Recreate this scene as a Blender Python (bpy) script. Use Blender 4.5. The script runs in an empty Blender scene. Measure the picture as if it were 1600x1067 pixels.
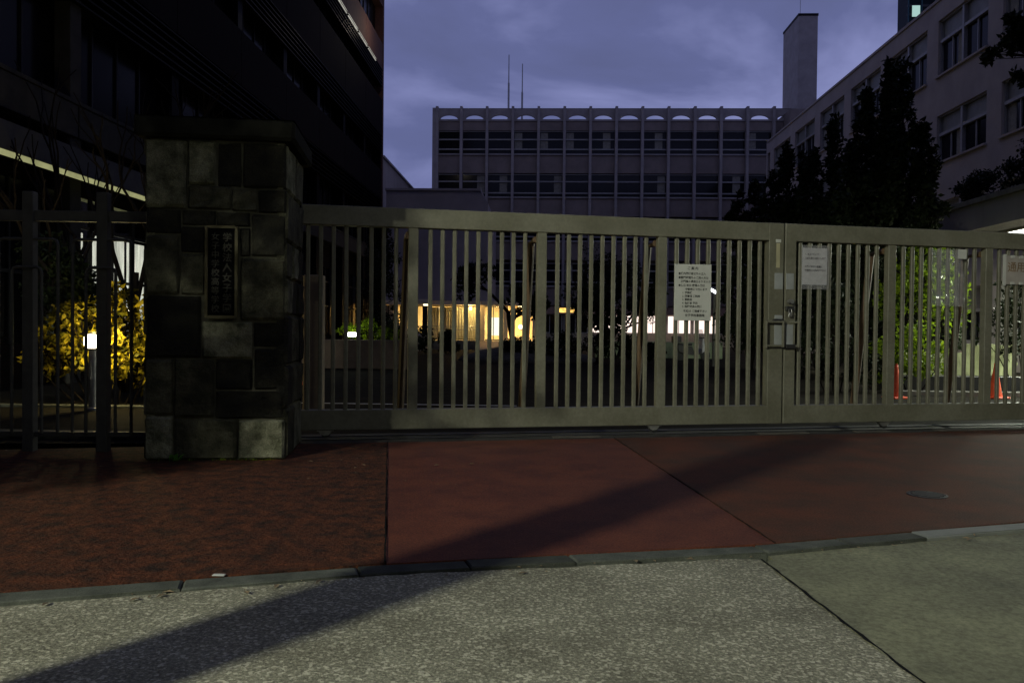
import bpy, bmesh, math, random
from mathutils import Vector, Matrix, Euler, noise as mnoise

R = math.radians
scene = bpy.context.scene
col = scene.collection
random.seed(7)

# ------------------------------------------------------------------ camera, sky, exposure
cam_data = bpy.data.cameras.new('camera')
cam = bpy.data.objects.new('camera', cam_data)
col.objects.link(cam)
cam_data.sensor_width = 36.0
cam_data.lens = 28.0
cam_data.clip_start = 0.05
cam_data.clip_end = 3000.0
cam.location = (0.0, 0.0, 1.3)
cam.rotation_mode = 'XYZ'
cam.matrix_world = (Matrix.Translation((0, 0, 1.3)) @ Matrix.Rotation(R(2.07), 4, 'Z')
                    @ Matrix.Rotation(R(90 - 0.87), 4, 'X') @ Matrix.Rotation(R(0.58), 4, 'Z'))
scene.camera = cam

scene.render.engine = 'CYCLES'
scene.cycles.use_denoising = True
scene.cycles.max_bounces = 6
scene.cycles.transparent_max_bounces = 12
scene.cycles.sample_clamp_indirect = 4.0
scene.view_settings.view_transform = 'Standard'
scene.view_settings.look = 'None'
scene.view_settings.exposure = 0.0
scene.view_settings.gamma = 1.0

world = bpy.data.worlds.new('World')
scene.world = world
world.use_nodes = True
wt = world.node_tree
wt.nodes.clear()


def wn(t, **k):
    n = wt.nodes.new(t)
    for a, b in k.items():
        setattr(n, a, b)
    return n


w_out = wn('ShaderNodeOutputWorld')
w_bg = wn('ShaderNodeBackground')
w_sky = wn('ShaderNodeTexSky', sky_type='NISHITA')
w_sky.sun_disc = False
w_sky.sun_elevation = R(-1.5)
w_sky.sun_rotation = R(-20)
w_sky.ozone_density = 4.0
w_sky.air_density = 1.0
w_sky.dust_density = 0.4
w_tint = wn('ShaderNodeMix', data_type='RGBA', blend_type='MULTIPLY')
w_tint.inputs[0].default_value = 1.0
w_tint.inputs[7].default_value = (1.0, 1.0, 1.1, 1)
wt.links.new(w_sky.outputs[0], w_tint.inputs[6])
w_geo = wn('ShaderNodeTexCoord')
w_map = wn('ShaderNodeMapping')
w_map.inputs['Scale'].default_value = (1.0, 1.0, 2.6)
w_map.inputs['Location'].default_value = (0.35, 0.2, 0.55)
wt.links.new(w_geo.outputs['Generated'], w_map.inputs['Vector'])
w_noise = wn('ShaderNodeTexNoise')
w_noise.inputs['Scale'].default_value = 2.6
w_noise.inputs['Detail'].default_value = 6.0
w_noise.inputs['Roughness'].default_value = 0.52
w_noise.inputs['Distortion'].default_value = 0.35
wt.links.new(w_map.outputs[0], w_noise.inputs['Vector'])
w_ramp = wn('ShaderNodeValToRGB')          # cloud deck: thin grey violet sheets with brighter rifts
w_ramp.color_ramp.elements[0].position = 0.30
w_ramp.color_ramp.elements[0].color = (0.112, 0.128, 0.255, 1)
w_ramp.color_ramp.elements[1].position = 0.72
w_ramp.color_ramp.elements[1].color = (0.34, 0.37, 0.70, 1)
e = w_ramp.color_ramp.elements.new(0.5)
e.color = (0.142, 0.163, 0.350, 1)
wt.links.new(w_noise.outputs[0], w_ramp.inputs[0])
w_mix = wn('ShaderNodeMix', data_type='RGBA')
w_mix.inputs[0].default_value = 0.85
w_scale = wn('ShaderNodeMix', data_type='RGBA', blend_type='MULTIPLY')
w_scale.inputs[0].default_value = 1.0
w_scale.inputs[7].default_value = (10.0, 10.0, 10.0, 1)
w_sep = wn('ShaderNodeSeparateXYZ')
wt.links.new(w_geo.outputs['Generated'], w_sep.inputs[0])
w_lift = wn('ShaderNodeMapRange')          # a little paler towards the horizon all the way round
w_lift.inputs['From Min'].default_value = 0.0
w_lift.inputs['From Max'].default_value = 0.40
w_lift.inputs['To Min'].default_value = 0.17
w_lift.inputs['To Max'].default_value = -0.02
wt.links.new(w_sep.outputs[2], w_lift.inputs['Value'])
w_add = wn('ShaderNodeMath', operation='ADD')
wt.links.new(w_noise.outputs[0], w_add.inputs[0])
wt.links.new(w_lift.outputs[0], w_add.inputs[1])
wt.links.new(w_add.outputs[0], w_ramp.inputs[0])
wt.links.new(w_ramp.outputs[0], w_scale.inputs[6])
wt.links.new(w_tint.outputs[2], w_mix.inputs[6])
wt.links.new(w_scale.outputs[2], w_mix.inputs[7])
wt.links.new(w_mix.outputs[2], w_bg.inputs[0])
w_bg.inputs[1].default_value = 0.1
wt.links.new(w_bg.outputs[0], w_out.inputs[0])

# ------------------------------------------------------------------ materials
MATS = {}


def mat(name, color, rough=0.7, var=0.25, scale=6.0, bump=0.0, bscale=40.0, metallic=0.0, spec=0.4,
        color2=None, fine=0.0, fscale=120.0, rnd=0.0, coat=0.0):
    """Principled surface whose colour wanders between two tones with world-space noise."""
    if name in MATS:
        return MATS[name]
    m = bpy.data.materials.new(name)
    m.use_nodes = True
    t = m.node_tree
    b = t.nodes['Principled BSDF']
    b.inputs['Roughness'].default_value = rough
    b.inputs['Metallic'].default_value = metallic
    b.inputs['Specular IOR Level'].default_value = spec
    g = t.nodes.new('ShaderNodeNewGeometry')
    n = t.nodes.new('ShaderNodeTexNoise')
    n.inputs['Scale'].default_value = scale
    n.inputs['Detail'].default_value = 7.0
    n.inputs['Roughness'].default_value = 0.62
    t.links.new(g.outputs['Position'], n.inputs['Vector'])
    r = t.nodes.new('ShaderNodeValToRGB')
    c2 = color2 or tuple(c * (1 - var) for c in color)
    c1 = color if color2 else tuple(min(1, c * (1 + var)) for c in color)
    r.color_ramp.elements[0].position = 0.36
    r.color_ramp.elements[1].position = 0.64
    r.color_ramp.elements[0].color = (*c2, 1)
    r.color_ramp.elements[1].color = (*c1, 1)
    t.links.new(n.outputs[0], r.inputs[0])
    last = r.outputs[0]
    if fine:
        v = t.nodes.new('ShaderNodeTexNoise')
        v.inputs['Scale'].default_value = fscale
        v.inputs['Detail'].default_value = 3.0
        v.inputs['Roughness'].default_value = 0.7
        t.links.new(g.outputs['Position'], v.inputs['Vector'])
        rr = t.nodes.new('ShaderNodeValToRGB')
        rr.color_ramp.elements[0].position = 0.38
        rr.color_ramp.elements[1].position = 0.66
        lo = max(0.0, 1 - fine)
        hi = 1 + fine
        rr.color_ramp.elements[0].color = (lo, lo, lo, 1)
        rr.color_ramp.elements[1].color = (hi, hi, hi, 1)
        t.links.new(v.outputs[0], rr.inputs[0])
        mx = t.nodes.new('ShaderNodeMix')
        mx.data_type = 'RGBA'
        mx.blend_type = 'MULTIPLY'
        mx.inputs[0].default_value = 1.0
        t.links.new(last, mx.inputs[6])
        t.links.new(rr.outputs[0], mx.inputs[7])
        last = mx.outputs[2]
    if rnd:
        oi = t.nodes.new('ShaderNodeObjectInfo')
        mr = t.nodes.new('ShaderNodeMapRange')
        mr.inputs['To Min'].default_value = 1 - rnd
        mr.inputs['To Max'].default_value = 1 + rnd
        t.links.new(oi.outputs['Random'], mr.inputs['Value'])
        mx = t.nodes.new('ShaderNodeMix')
        mx.data_type = 'RGBA'
        mx.blend_type = 'MULTIPLY'
        mx.inputs[0].default_value = 1.0
        t.links.new(last, mx.inputs[6])
        t.links.new(mr.outputs[0], mx.inputs[7])
        last = mx.outputs[2]
    t.links.new(last, b.inputs['Base Color'])
    if bump:
        bn = t.nodes.new('ShaderNodeTexNoise')
        bn.inputs['Scale'].default_value = bscale
        bn.inputs['Detail'].default_value = 5.0
        bn.inputs['Roughness'].default_value = 0.65
        t.links.new(g.outputs['Position'], bn.inputs['Vector'])
        bp = t.nodes.new('ShaderNodeBump')
        bp.inputs['Strength'].default_value = 1.0
        bp.inputs['Distance'].default_value = bump
        t.links.new(bn.outputs[0], bp.inputs['Height'])
        t.links.new(bp.outputs[0], b.inputs['Normal'])
    MATS[name] = m
    return m


def emit(name, color, strength, var=0.0, scale=3.0, stretch=(1, 1, 1)):
    if name in MATS:
        return MATS[name]
    m = bpy.data.materials.new(name)
    m.use_nodes = True
    t = m.node_tree
    t.nodes.clear()
    o = t.nodes.new('ShaderNodeOutputMaterial')
    em = t.nodes.new('ShaderNodeEmission')
    em.inputs[0].default_value = (*color, 1)
    em.inputs[1].default_value = strength
    if var:
        g = t.nodes.new('ShaderNodeNewGeometry')
        mp = t.nodes.new('ShaderNodeMapping')
        mp.inputs['Scale'].default_value = stretch
        n = t.nodes.new('ShaderNodeTexNoise')
        n.inputs['Scale'].default_value = scale
        n.inputs['Detail'].default_value = 4
        mr = t.nodes.new('ShaderNodeMapRange')
        mr.inputs['From Min'].default_value = 0.3
        mr.inputs['From Max'].default_value = 0.7
        mr.inputs['To Min'].default_value = strength * (1 - var)
        mr.inputs['To Max'].default_value = strength * (1 + var)
        t.links.new(g.outputs['Position'], mp.inputs[0])
        t.links.new(mp.outputs[0], n.inputs['Vector'])
        t.links.new(n.outputs[0], mr.inputs['Value'])
        t.links.new(mr.outputs[0], em.inputs[1])
    t.links.new(em.outputs[0], o.inputs[0])
    MATS[name] = m
    return m


def leafmat(name, c1, c2, trans=0.35):
    if name in MATS:
        return MATS[name]
    m = bpy.data.materials.new(name)
    m.use_nodes = True
    t = m.node_tree
    t.nodes.clear()
    o = t.nodes.new('ShaderNodeOutputMaterial')
    g = t.nodes.new('ShaderNodeNewGeometry')
    n = t.nodes.new('ShaderNodeTexNoise')
    n.inputs['Scale'].default_value = 5.0
    n.inputs['Detail'].default_value = 3.0
    t.links.new(g.outputs['Position'], n.inputs['Vector'])
    ad = t.nodes.new('ShaderNodeMath')
    ad.operation = 'MULTIPLY_ADD'
    ad.inputs[1].default_value = 0.5
    t.links.new(g.outputs['Random Per Island'], ad.inputs[0])
    sub = t.nodes.new('ShaderNodeMath')
    sub.operation = 'SUBTRACT'
    sub.inputs[1].default_value = 0.25
    t.links.new(n.outputs[0], sub.inputs[0])
    t.links.new(sub.outputs[0], ad.inputs[2])
    r = t.nodes.new('ShaderNodeValToRGB')
    r.color_ramp.elements[0].position = 0.2
    r.color_ramp.elements[1].position = 0.8
    r.color_ramp.elements[0].color = (*c1, 1)
    r.color_ramp.elements[1].color = (*c2, 1)
    t.links.new(ad.outputs[0], r.inputs[0])
    d = t.nodes.new('ShaderNodeBsdfPrincipled')
    d.inputs['Roughness'].default_value = 0.55
    d.inputs['Specular IOR Level'].default_value = 0.08
    tr = t.nodes.new('ShaderNodeBsdfTranslucent')
    t.links.new(r.outputs[0], d.inputs['Base Color'])
    t.links.new(r.outputs[0], tr.inputs[0])
    mx = t.nodes.new('ShaderNodeMixShader')
    mx.inputs[0].default_value = trans
    t.links.new(d.outputs[0], mx.inputs[1])
    t.links.new(tr.outputs[0], mx.inputs[2])
    t.links.new(mx.outputs[0], o.inputs[0])
    MATS[name] = m
    return m


def glassmat(name, tint=(0.9, 0.93, 0.95), gloss=0.12, rough=0.03, haze=0.0):
    """A thin pane: mostly see-through, with a sheen that grows at grazing angles."""
    if name in MATS:
        return MATS[name]
    m = bpy.data.materials.new(name)
    m.use_nodes = True
    t = m.node_tree
    t.nodes.clear()
    o = t.nodes.new('ShaderNodeOutputMaterial')
    tr = t.nodes.new('ShaderNodeBsdfTransparent')
    tr.inputs[0].default_value = (*tint, 1)
    gl = t.nodes.new('ShaderNodeBsdfGlossy')
    gl.inputs['Roughness'].default_value = rough
    lw = t.nodes.new('ShaderNodeLayerWeight')
    pw = t.nodes.new('ShaderNodeMath')
    pw.operation = 'POWER'
    pw.inputs[1].default_value = 4.0
    t.links.new(lw.outputs['Facing'], pw.inputs[0])
    ad = t.nodes.new('ShaderNodeMath')
    ad.operation = 'MULTIPLY_ADD'
    ad.use_clamp = True
    ad.inputs[1].default_value = 0.7
    ad.inputs[2].default_value = gloss
    t.links.new(pw.outputs[0], ad.inputs[0])
    mx = t.nodes.new('ShaderNodeMixShader')
    t.links.new(ad.outputs[0], mx.inputs[0])
    t.links.new(tr.outputs[0], mx.inputs[1])
    t.links.new(gl.outputs[0], mx.inputs[2])
    if haze:
        df = t.nodes.new('ShaderNodeBsdfDiffuse')
        df.inputs[0].default_value = (0.7, 0.7, 0.72, 1)
        m2 = t.nodes.new('ShaderNodeMixShader')
        m2.inputs[0].default_value = haze
        t.links.new(mx.outputs[0], m2.inputs[1])
        t.links.new(df.outputs[0], m2.inputs[2])
        mx = m2
    t.links.new(mx.outputs[0], o.inputs[0])
    MATS[name] = m
    return m


def asphalt(name, base, dark, light, vs=55.0, bump=0.006, rough=0.85, olive=None, speck=0.7):
    """Road surface: voronoi aggregate chips over a blotchy binder."""
    m = bpy.data.materials.new(name)
    m.use_nodes = True
    t = m.node_tree
    b = t.nodes['Principled BSDF']
    b.inputs['Roughness'].default_value = rough
    b.inputs['Specular IOR Level'].default_value = 0.15
    g = t.nodes.new('ShaderNodeNewGeometry')
    v = t.nodes.new('ShaderNodeTexNoise')
    v.inputs['Scale'].default_value = vs
    v.inputs['Detail'].default_value = 5.0
    v.inputs['Roughness'].default_value = 0.75
    t.links.new(g.outputs['Position'], v.inputs['Vector'])
    r0 = t.nodes.new('ShaderNodeValToRGB')
    r0.color_ramp.elements[0].position = 0.33
    r0.color_ramp.elements[0].color = (*dark, 1)
    r0.color_ramp.elements[1].position = 0.70
    r0.color_ramp.elements[1].color = (*light, 1)
    q = r0.color_ramp.elements.new(0.52)
    q.color = (*base, 1)
    t.links.new(v.outputs[0], r0.inputs[0])
    vo = t.nodes.new('ShaderNodeTexVoronoi')
    vo.inputs['Scale'].default_value = vs * 1.25
    t.links.new(g.outputs['Position'], vo.inputs['Vector'])
    sep = t.nodes.new('ShaderNodeSeparateColor')
    t.links.new(vo.outputs['Color'], sep.inputs[0])
    gt = t.nodes.new('ShaderNodeMath')
    gt.operation = 'GREATER_THAN'
    gt.inputs[1].default_value = 0.86
    t.links.new(sep.outputs[0], gt.inputs[0])
    sm = t.nodes.new('ShaderNodeMath')
    sm.operation = 'MULTIPLY'
    sm.inputs[1].default_value = speck
    t.links.new(gt.outputs[0], sm.inputs[0])
    r = t.nodes.new('ShaderNodeMix')
    r.data_type = 'RGBA'
    r.inputs[7].default_value = (*light, 1)
    t.links.new(sm.outputs[0], r.inputs[0])
    t.links.new(r0.outputs[0], r.inputs[6])
    n = t.nodes.new('ShaderNodeTexNoise')
    n.inputs['Scale'].default_value = 1.3
    n.inputs['Detail'].default_value = 8.0
    n.inputs['Roughness'].default_value = 0.7
    t.links.new(g.outputs['Position'], n.inputs['Vector'])
    r2 = t.nodes.new('ShaderNodeValToRGB')
    r2.color_ramp.elements[0].position = 0.3
    r2.color_ramp.elements[0].color = (0.55, 0.54, 0.52, 1)
    r2.color_ramp.elements[1].position = 0.68
    r2.color_ramp.elements[1].color = (1.2, 1.2, 1.2, 1) if not olive else olive
    t.links.new(n.outputs[0], r2.inputs[0])
    mx = t.nodes.new('ShaderNodeMix')
    mx.data_type = 'RGBA'
    mx.blend_type = 'MULTIPLY'
    mx.inputs[0].default_value = 1.0
    t.links.new(r.outputs[2], mx.inputs[6])
    t.links.new(r2.outputs[0], mx.inputs[7])
    t.links.new(mx.outputs[2], b.inputs['Base Color'])
    bp = t.nodes.new('ShaderNodeBump')
    bp.inputs['Distance'].default_value = bump
    bn = t.nodes.new('ShaderNodeTexNoise')
    bn.inputs['Scale'].default_value = vs * 0.9
    bn.inputs['Detail'].default_value = 4.0
    t.links.new(g.outputs['Position'], bn.inputs['Vector'])
    t.links.new(bn.outputs[0], bp.inputs['Height'])
    t.links.new(bp.outputs[0], b.inputs['Normal'])
    MATS[name] = m
    return m


# ------------------------------------------------------------------ mesh helpers
class MB:
    def __init__(s):
        s.v, s.f = [], []

    def add(s, vs, fs):
        k = len(s.v)
        s.v += [tuple(x) for x in vs]
        s.f += [tuple(i + k for i in f) for f in fs]
        return s

    def box(s, x0, x1, y0, y1, z0, z1, bev=0.0):
        if bev <= 0:
            vs = [(x, y, z) for z in (z0, z1) for x, y in ((x0, y0), (x1, y0), (x1, y1), (x0, y1))]
            return s.add(vs, [(3, 2, 1, 0), (4, 5, 6, 7), (0, 1, 5, 4), (1, 2, 6, 5), (2, 3, 7, 6), (3, 0, 4, 7)])
        bm = bmesh.new()
        bmesh.ops.create_cube(bm, size=1.0)
        for v in bm.verts:
            v.co = Vector(((x0 + x1) / 2 + v.co.x * (x1 - x0), (y0 + y1) / 2 + v.co.y * (y1 - y0), (z0 + z1) / 2 + v.co.z * (z1 - z0)))
        bmesh.ops.bevel(bm, geom=list(bm.edges), offset=bev, segments=1, affect='EDGES')
        bm.verts.index_update()
        s.add([v.co[:] for v in bm.verts], [[v.index for v in f.verts] for f in bm.faces])
        bm.free()
        return s

    def tube(s, pts, rads, n=8, cap=True):
        pts = [Vector(p) for p in pts]
        if not hasattr(rads, '__len__'):
            rads = [rads] * len(pts)
        k = len(s.v)
        prev = None
        for i, p in enumerate(pts):
            d = (pts[min(i + 1, len(pts) - 1)] - pts[max(i - 1, 0)])
            if d.length < 1e-9:
                d = Vector((0, 0, 1))
            d.normalize()
            if prev is None:
                a = d.orthogonal().normalized()
            else:
                a = prev - d * prev.dot(d)
                a = a.normalized() if a.length > 1e-6 else d.orthogonal().normalized()
            prev = a
            b = d.cross(a)
            for j in range(n):
                t = 2 * math.pi * j / n
                s.v.append(tuple(p + (a * math.cos(t) + b * math.sin(t)) * rads[i]))
        for i in range(len(pts) - 1):
            for j in range(n):
                j2 = (j + 1) % n
                s.f.append((k + i * n + j, k + i * n + j2, k + (i + 1) * n + j2, k + (i + 1) * n + j))
        if cap:
            s.f.append(tuple(k + j for j in range(n))[::-1])
            e = k + (len(pts) - 1) * n
            s.f.append(tuple(e + j for j in range(n)))
        return s

    def lathe(s, prof, n=20, c=(0, 0, 0)):
        k = len(s.v)
        for r, z in prof:
            for j in range(n):
                t = 2 * math.pi * j / n
                s.v.append((c[0] + r * math.cos(t), c[1] + r * math.sin(t), c[2] + z))
        for i in range(len(prof) - 1):
            for j in range(n):
                j2 = (j + 1) % n
                s.f.append((k + i * n + j, k + i * n + j2, k + (i + 1) * n + j2, k + (i + 1) * n + j))
        s.f.append(tuple(k + j for j in range(n))[::-1])
        e = k + (len(prof) - 1) * n
        s.f.append(tuple(e + j for j in range(n)))
        return s

    def prism(s, poly, z0, z1):
        n = len(poly)
        vs = [(x, y, z0) for x, y in poly] + [(x, y, z1) for x, y in poly]
        fs = [tuple(range(n))[::-1], tuple(range(n, 2 * n))]
        fs += [(i, (i + 1) % n, n + (i + 1) % n, n + i) for i in range(n)]
        return s.add(vs, fs)

    def extrude_xz(s, poly, y0, y1):
        """polygon in x,z (counter-clockwise seen from -y) pushed from y0 to y1"""
        n = len(poly)
        vs = [(x, y0, z) for x, z in poly] + [(x, y1, z) for x, z in poly]
        fs = [tuple(range(n)), tuple(range(n, 2 * n))[::-1]]
        fs += [(i, n + i, n + (i + 1) % n, (i + 1) % n) for i in range(n)]
        return s.add(vs, fs)

    def mesh(s, name, m=None, smooth=False):
        me = bpy.data.meshes.new(name)
        me.from_pydata(s.v, [], s.f)
        me.update()
        if smooth:
            for p in me.polygons:
                p.use_smooth = True
        if m is not None:
            me.materials.append(m)
        return me

    def build(s, name, m, parent=None, loc=(0, 0, 0), smooth=False):
        return link(name, s.mesh(name, m, smooth), parent, loc)


def link(name, me, parent=None, loc=(0, 0, 0), rot=(0, 0, 0)):
    o = bpy.data.objects.new(name, me)
    col.objects.link(o)
    o.parent = parent
    o.location = loc
    o.rotation_euler = rot
    return o


def tag(o, label=None, cat=None, group=None, kind=None):
    if label:
        o['label'] = label
    if cat:
        o['category'] = cat
    if group:
        o['group'] = group
    if kind:
        o['kind'] = kind
    return o


def thing(name, label, cat, loc=(0, 0, 0), rz=0.0, group=None):
    o = bpy.data.objects.new(name, None)
    col.objects.link(o)
    o.empty_display_size = 0.2
    o.location = loc
    o.rotation_euler = (0, 0, rz)
    return tag(o, label, cat, group)


def box(name, m, parent, x0, x1, y0, y1, z0, z1, bev=0.0):
    return MB().box(x0, x1, y0, y1, z0, z1, bev).build(name, m, parent)


def light(name, kind, loc, power, color, parent=None, radius=0.05, size=None, rot=None, spot=None, blend=0.3):
    d = bpy.data.lights.new(name, kind)
    d.energy = power
    d.color = color
    if kind == 'AREA':
        d.shape = 'RECTANGLE'
        d.size, d.size_y = size
    else:
        d.shadow_soft_size = radius
    if kind == 'SPOT':
        d.spot_size = spot
        d.spot_blend = blend
    o = bpy.data.objects.new(name, d)
    col.objects.link(o)
    o.parent = parent
    o.location = loc
    if rot is not None:
        o.rotation_euler = rot
    return o


def text_mesh(body, size, m, name='lettering', spacing=1.0, line=1.0, align='LEFT', bold=0.012):
    c = bpy.data.curves.new('text', 'FONT')
    c.body = body
    c.size = size
    c.resolution_u = 1
    c.offset = bold * size
    c.space_character = spacing
    c.space_line = line
    c.align_x = align
    t = bpy.data.objects.new('text', c)
    col.objects.link(t)
    bpy.context.view_layer.update()
    dg = bpy.context.evaluated_depsgraph_get()
    me = bpy.data.meshes.new_from_object(t.evaluated_get(dg))
    bpy.data.objects.remove(t)
    bpy.data.curves.remove(c)
    me.name = name
    me.materials.clear()
    me.materials.append(m)
    return me


def jag(p, q, step=0.12, amp=0.008, seed=0):
    """broken-edge polyline from p to q (q left out)"""
    rr = random.Random(seed)
    p, q = Vector(p), Vector(q)
    n = max(2, int((q - p).length / step))
    d = (q - p).normalized()
    nn = Vector((-d.y, d.x))
    out = []
    for i in range(n):
        a = 0 if i == 0 else rr.uniform(-amp, amp)
        out.append(tuple(p + (q - p) * (i / n) + nn * a))
    return out


# ------------------------------------------------------------------ palette
M_road = asphalt('road_asphalt', (0.165, 0.160, 0.115), (0.070, 0.068, 0.052), (0.38, 0.37, 0.28), vs=58, bump=0.008)
M_road2 = asphalt('road_concrete', (0.138, 0.142, 0.098), (0.088, 0.091, 0.066), (0.185, 0.19, 0.138), vs=34, bump=0.004, speck=0.2, olive=(1.25, 1.22, 1.05, 1))
M_red = mat('red_pavement', (0.092, 0.028, 0.014), rough=0.7, spec=0.15, color2=(0.058, 0.018, 0.011), scale=2.3, bump=0.004, bscale=70, fine=0.34, fscale=75)
M_red2 = mat('red_pavement_worn', (0.082, 0.029, 0.016), rough=0.7, spec=0.06, color2=(0.046, 0.025, 0.017), scale=1.6, bump=0.004, bscale=70, fine=0.32, fscale=75)
M_redr = mat('red_pavement_rough', (0.078, 0.025, 0.011), rough=0.9, spec=0.12, color2=(0.018, 0.010, 0.007), scale=8, bump=0.035, bscale=20, fine=0.45, fscale=70)
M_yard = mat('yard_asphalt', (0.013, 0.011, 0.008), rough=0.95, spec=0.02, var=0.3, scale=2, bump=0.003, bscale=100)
M_dirt = mat('dark_soil', (0.035, 0.03, 0.022), rough=0.95, var=0.4, scale=8, bump=0.01, bscale=30)
M_kerb = mat('kerb_stone', (0.060, 0.064, 0.052), rough=0.85, spec=0.15, color2=(0.030, 0.033, 0.027), scale=5, bump=0.004, bscale=60, rnd=0.35, fine=0.2)
M_kerb2 = mat('kerb_stone_pale', (0.115, 0.122, 0.105), rough=0.8, var=0.15, scale=4, bump=0.002, bscale=60)
M_conc = mat('concrete', (0.10, 0.096, 0.080), rough=0.85, var=0.25, scale=4, bump=0.003, bscale=50, fine=0.12)
M_gate = mat('gate_paint', (0.112, 0.109, 0.082), rough=0.5, spec=0.3, color2=(0.080, 0.077, 0.054), scale=2.2, bump=0.0008, bscale=50, fine=0.10, fscale=26)
M_gated = mat('gate_brown', (0.075, 0.046, 0.025), rough=0.55, var=0.25, scale=6)
M_steel = mat('galvanised_steel', (0.28, 0.28, 0.27), rough=0.4, var=0.2, scale=9, metallic=0.8)
M_dark = mat('dark_metal', (0.018, 0.018, 0.018), rough=0.5, var=0.3, metallic=0.3)
M_fence = mat('fence_paint', (0.035, 0.034, 0.032), rough=0.6, spec=0.2, var=0.2, scale=8)
M_white = mat('white_plate', (0.34, 0.345, 0.32), rough=0.5, var=0.05, scale=5)
M_paper = mat('paper', (0.36, 0.355, 0.355), rough=0.7, var=0.1, scale=12)
M_ink = mat('black_ink', (0.02, 0.02, 0.02), rough=0.6, var=0.1)
M_lock = mat('lock_enamel', (0.19, 0.20, 0.20), rough=0.4, var=0.1)
M_cream = mat('yellowed_tape', (0.26, 0.24, 0.15), rough=0.6, var=0.15)
M_bwall = mat('back_wall_panel', (0.225, 0.185, 0.162), rough=0.8, var=0.12, scale=1.2, rnd=0.06)
M_bfin = mat('back_wall_fin', (0.31, 0.28, 0.265), rough=0.75, var=0.12, scale=1.5)
M_rwall = mat('wing_render', (0.36, 0.315, 0.285), rough=0.85, var=0.10, scale=0.8, fine=0.05, fscale=30)
M_frame = mat('window_frame', (0.30, 0.29, 0.28), rough=0.5, var=0.1, metallic=0.3)
M_framed = mat('window_frame_dark', (0.012, 0.012, 0.012), spec=0.1, rough=0.5, var=0.1)
M_paneb = mat('black_glass', (0.004, 0.004, 0.004), rough=0.2, var=0.3, spec=0.05)
M_pane = mat('dark_glass', (0.008, 0.009, 0.012), rough=0.12, var=0.3, spec=0.16)
M_frost = mat('frosted_glass', (0.19, 0.19, 0.165), rough=0.45, var=0.15, scale=2)
M_curt = mat('drawn_curtain', (0.24, 0.23, 0.19), rough=0.9, var=0.2, scale=6)
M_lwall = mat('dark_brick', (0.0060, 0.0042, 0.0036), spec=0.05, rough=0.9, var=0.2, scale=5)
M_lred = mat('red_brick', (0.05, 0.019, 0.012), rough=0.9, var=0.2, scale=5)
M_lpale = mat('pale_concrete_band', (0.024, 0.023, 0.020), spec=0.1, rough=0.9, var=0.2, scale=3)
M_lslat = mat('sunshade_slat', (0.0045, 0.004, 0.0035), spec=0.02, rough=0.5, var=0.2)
M_annex = mat('pale_annex_wall', (0.30, 0.26, 0.24), rough=0.85, var=0.1, scale=1)
M_hall = mat('hall_plaster', (0.24, 0.215, 0.23), rough=0.85, var=0.1, scale=0.7)
M_warmw = mat('cream_plaster', (0.62, 0.52, 0.36), rough=0.8, var=0.1, scale=2)
M_cone = mat('orange_plastic', (0.75, 0.10, 0.03), rough=0.5, var=0.15, scale=8)
M_bark = mat('bark', (0.06, 0.045, 0.032), rough=0.95, var=0.35, scale=14, bump=0.01, bscale=40)
M_barkd = mat('bark_dark', (0.009, 0.007, 0.006), spec=0.05, rough=0.95, var=0.35, scale=14)
M_leafd = leafmat('leaf_dark', (0.005, 0.008, 0.003), (0.013, 0.019, 0.007), 0.15)
M_leafg = leafmat('leaf_green', (0.03, 0.062, 0.004), (0.20, 0.29, 0.012), 0.42)
M_leafy = leafmat('leaf_yellow', (0.045, 0.045, 0.004), (0.22, 0.17, 0.010), 0.4)
M_blk = mat('black_paint', (0.012, 0.012, 0.014), rough=0.35, var=0.2)
M_rubber = mat('rubber', (0.015, 0.015, 0.015), rough=0.85, var=0.2)
M_brass = mat('old_brass', (0.06, 0.052, 0.026), rough=0.5, var=0.3, metallic=0.5)
M_gold = mat('gilt_letter', (0.014, 0.0125, 0.006), rough=0.6, var=0.4)
M_panel = mat('pale_board', (0.42, 0.46, 0.24), rough=0.6, var=0.1)
M_green = mat('green_wall_paint', (0.15, 0.18, 0.11), rough=0.8, var=0.15)
M_pink = mat('pink_plaster', (0.33, 0.22, 0.17), rough=0.85, var=0.1)
M_glass = glassmat('clear_pane')
M_bag = glassmat('clear_plastic', (0.92, 0.92, 0.94), 0.16, 0.10, 0.13)

# ------------------------------------------------------------------ ground
GA = R(13.753)
GO = Vector((-2.726, 9.2))
GD = Vector((math.cos(GA), math.sin(GA)))
GN = Vector((-GD.y, GD.x))


def gp(s, d):                       # point on the ground: s along the gate, d behind it
    p = GO + GD * s + GN * d
    return (p.x, p.y)


tag(MB().add([(-900, -900, -0.07), (900, -900, -0.07), (900, 900, -0.07), (-900, 900, -0.07)], [(0, 1, 2, 3)]).build('ground', M_dirt), kind='structure')
K = [(-16.0, -0.55), (-2.52, 3.623), (-0.826, 4.217), (1.357, 4.760), (3.259, 5.453), (16.0, 9.9)]    # front edge of the kerb


def koff(d):
    out = []
    for i, p in enumerate(K):
        a = Vector(K[max(0, i - 1)])
        b = Vector(K[min(len(K) - 1, i + 1)])
        t = (b - a).normalized()
        q = Vector(p) + Vector((-t.y, t.x)) * d
        out.append(q)
    return out


k0, k1 = koff(-0.012), koff(0.145)
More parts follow.
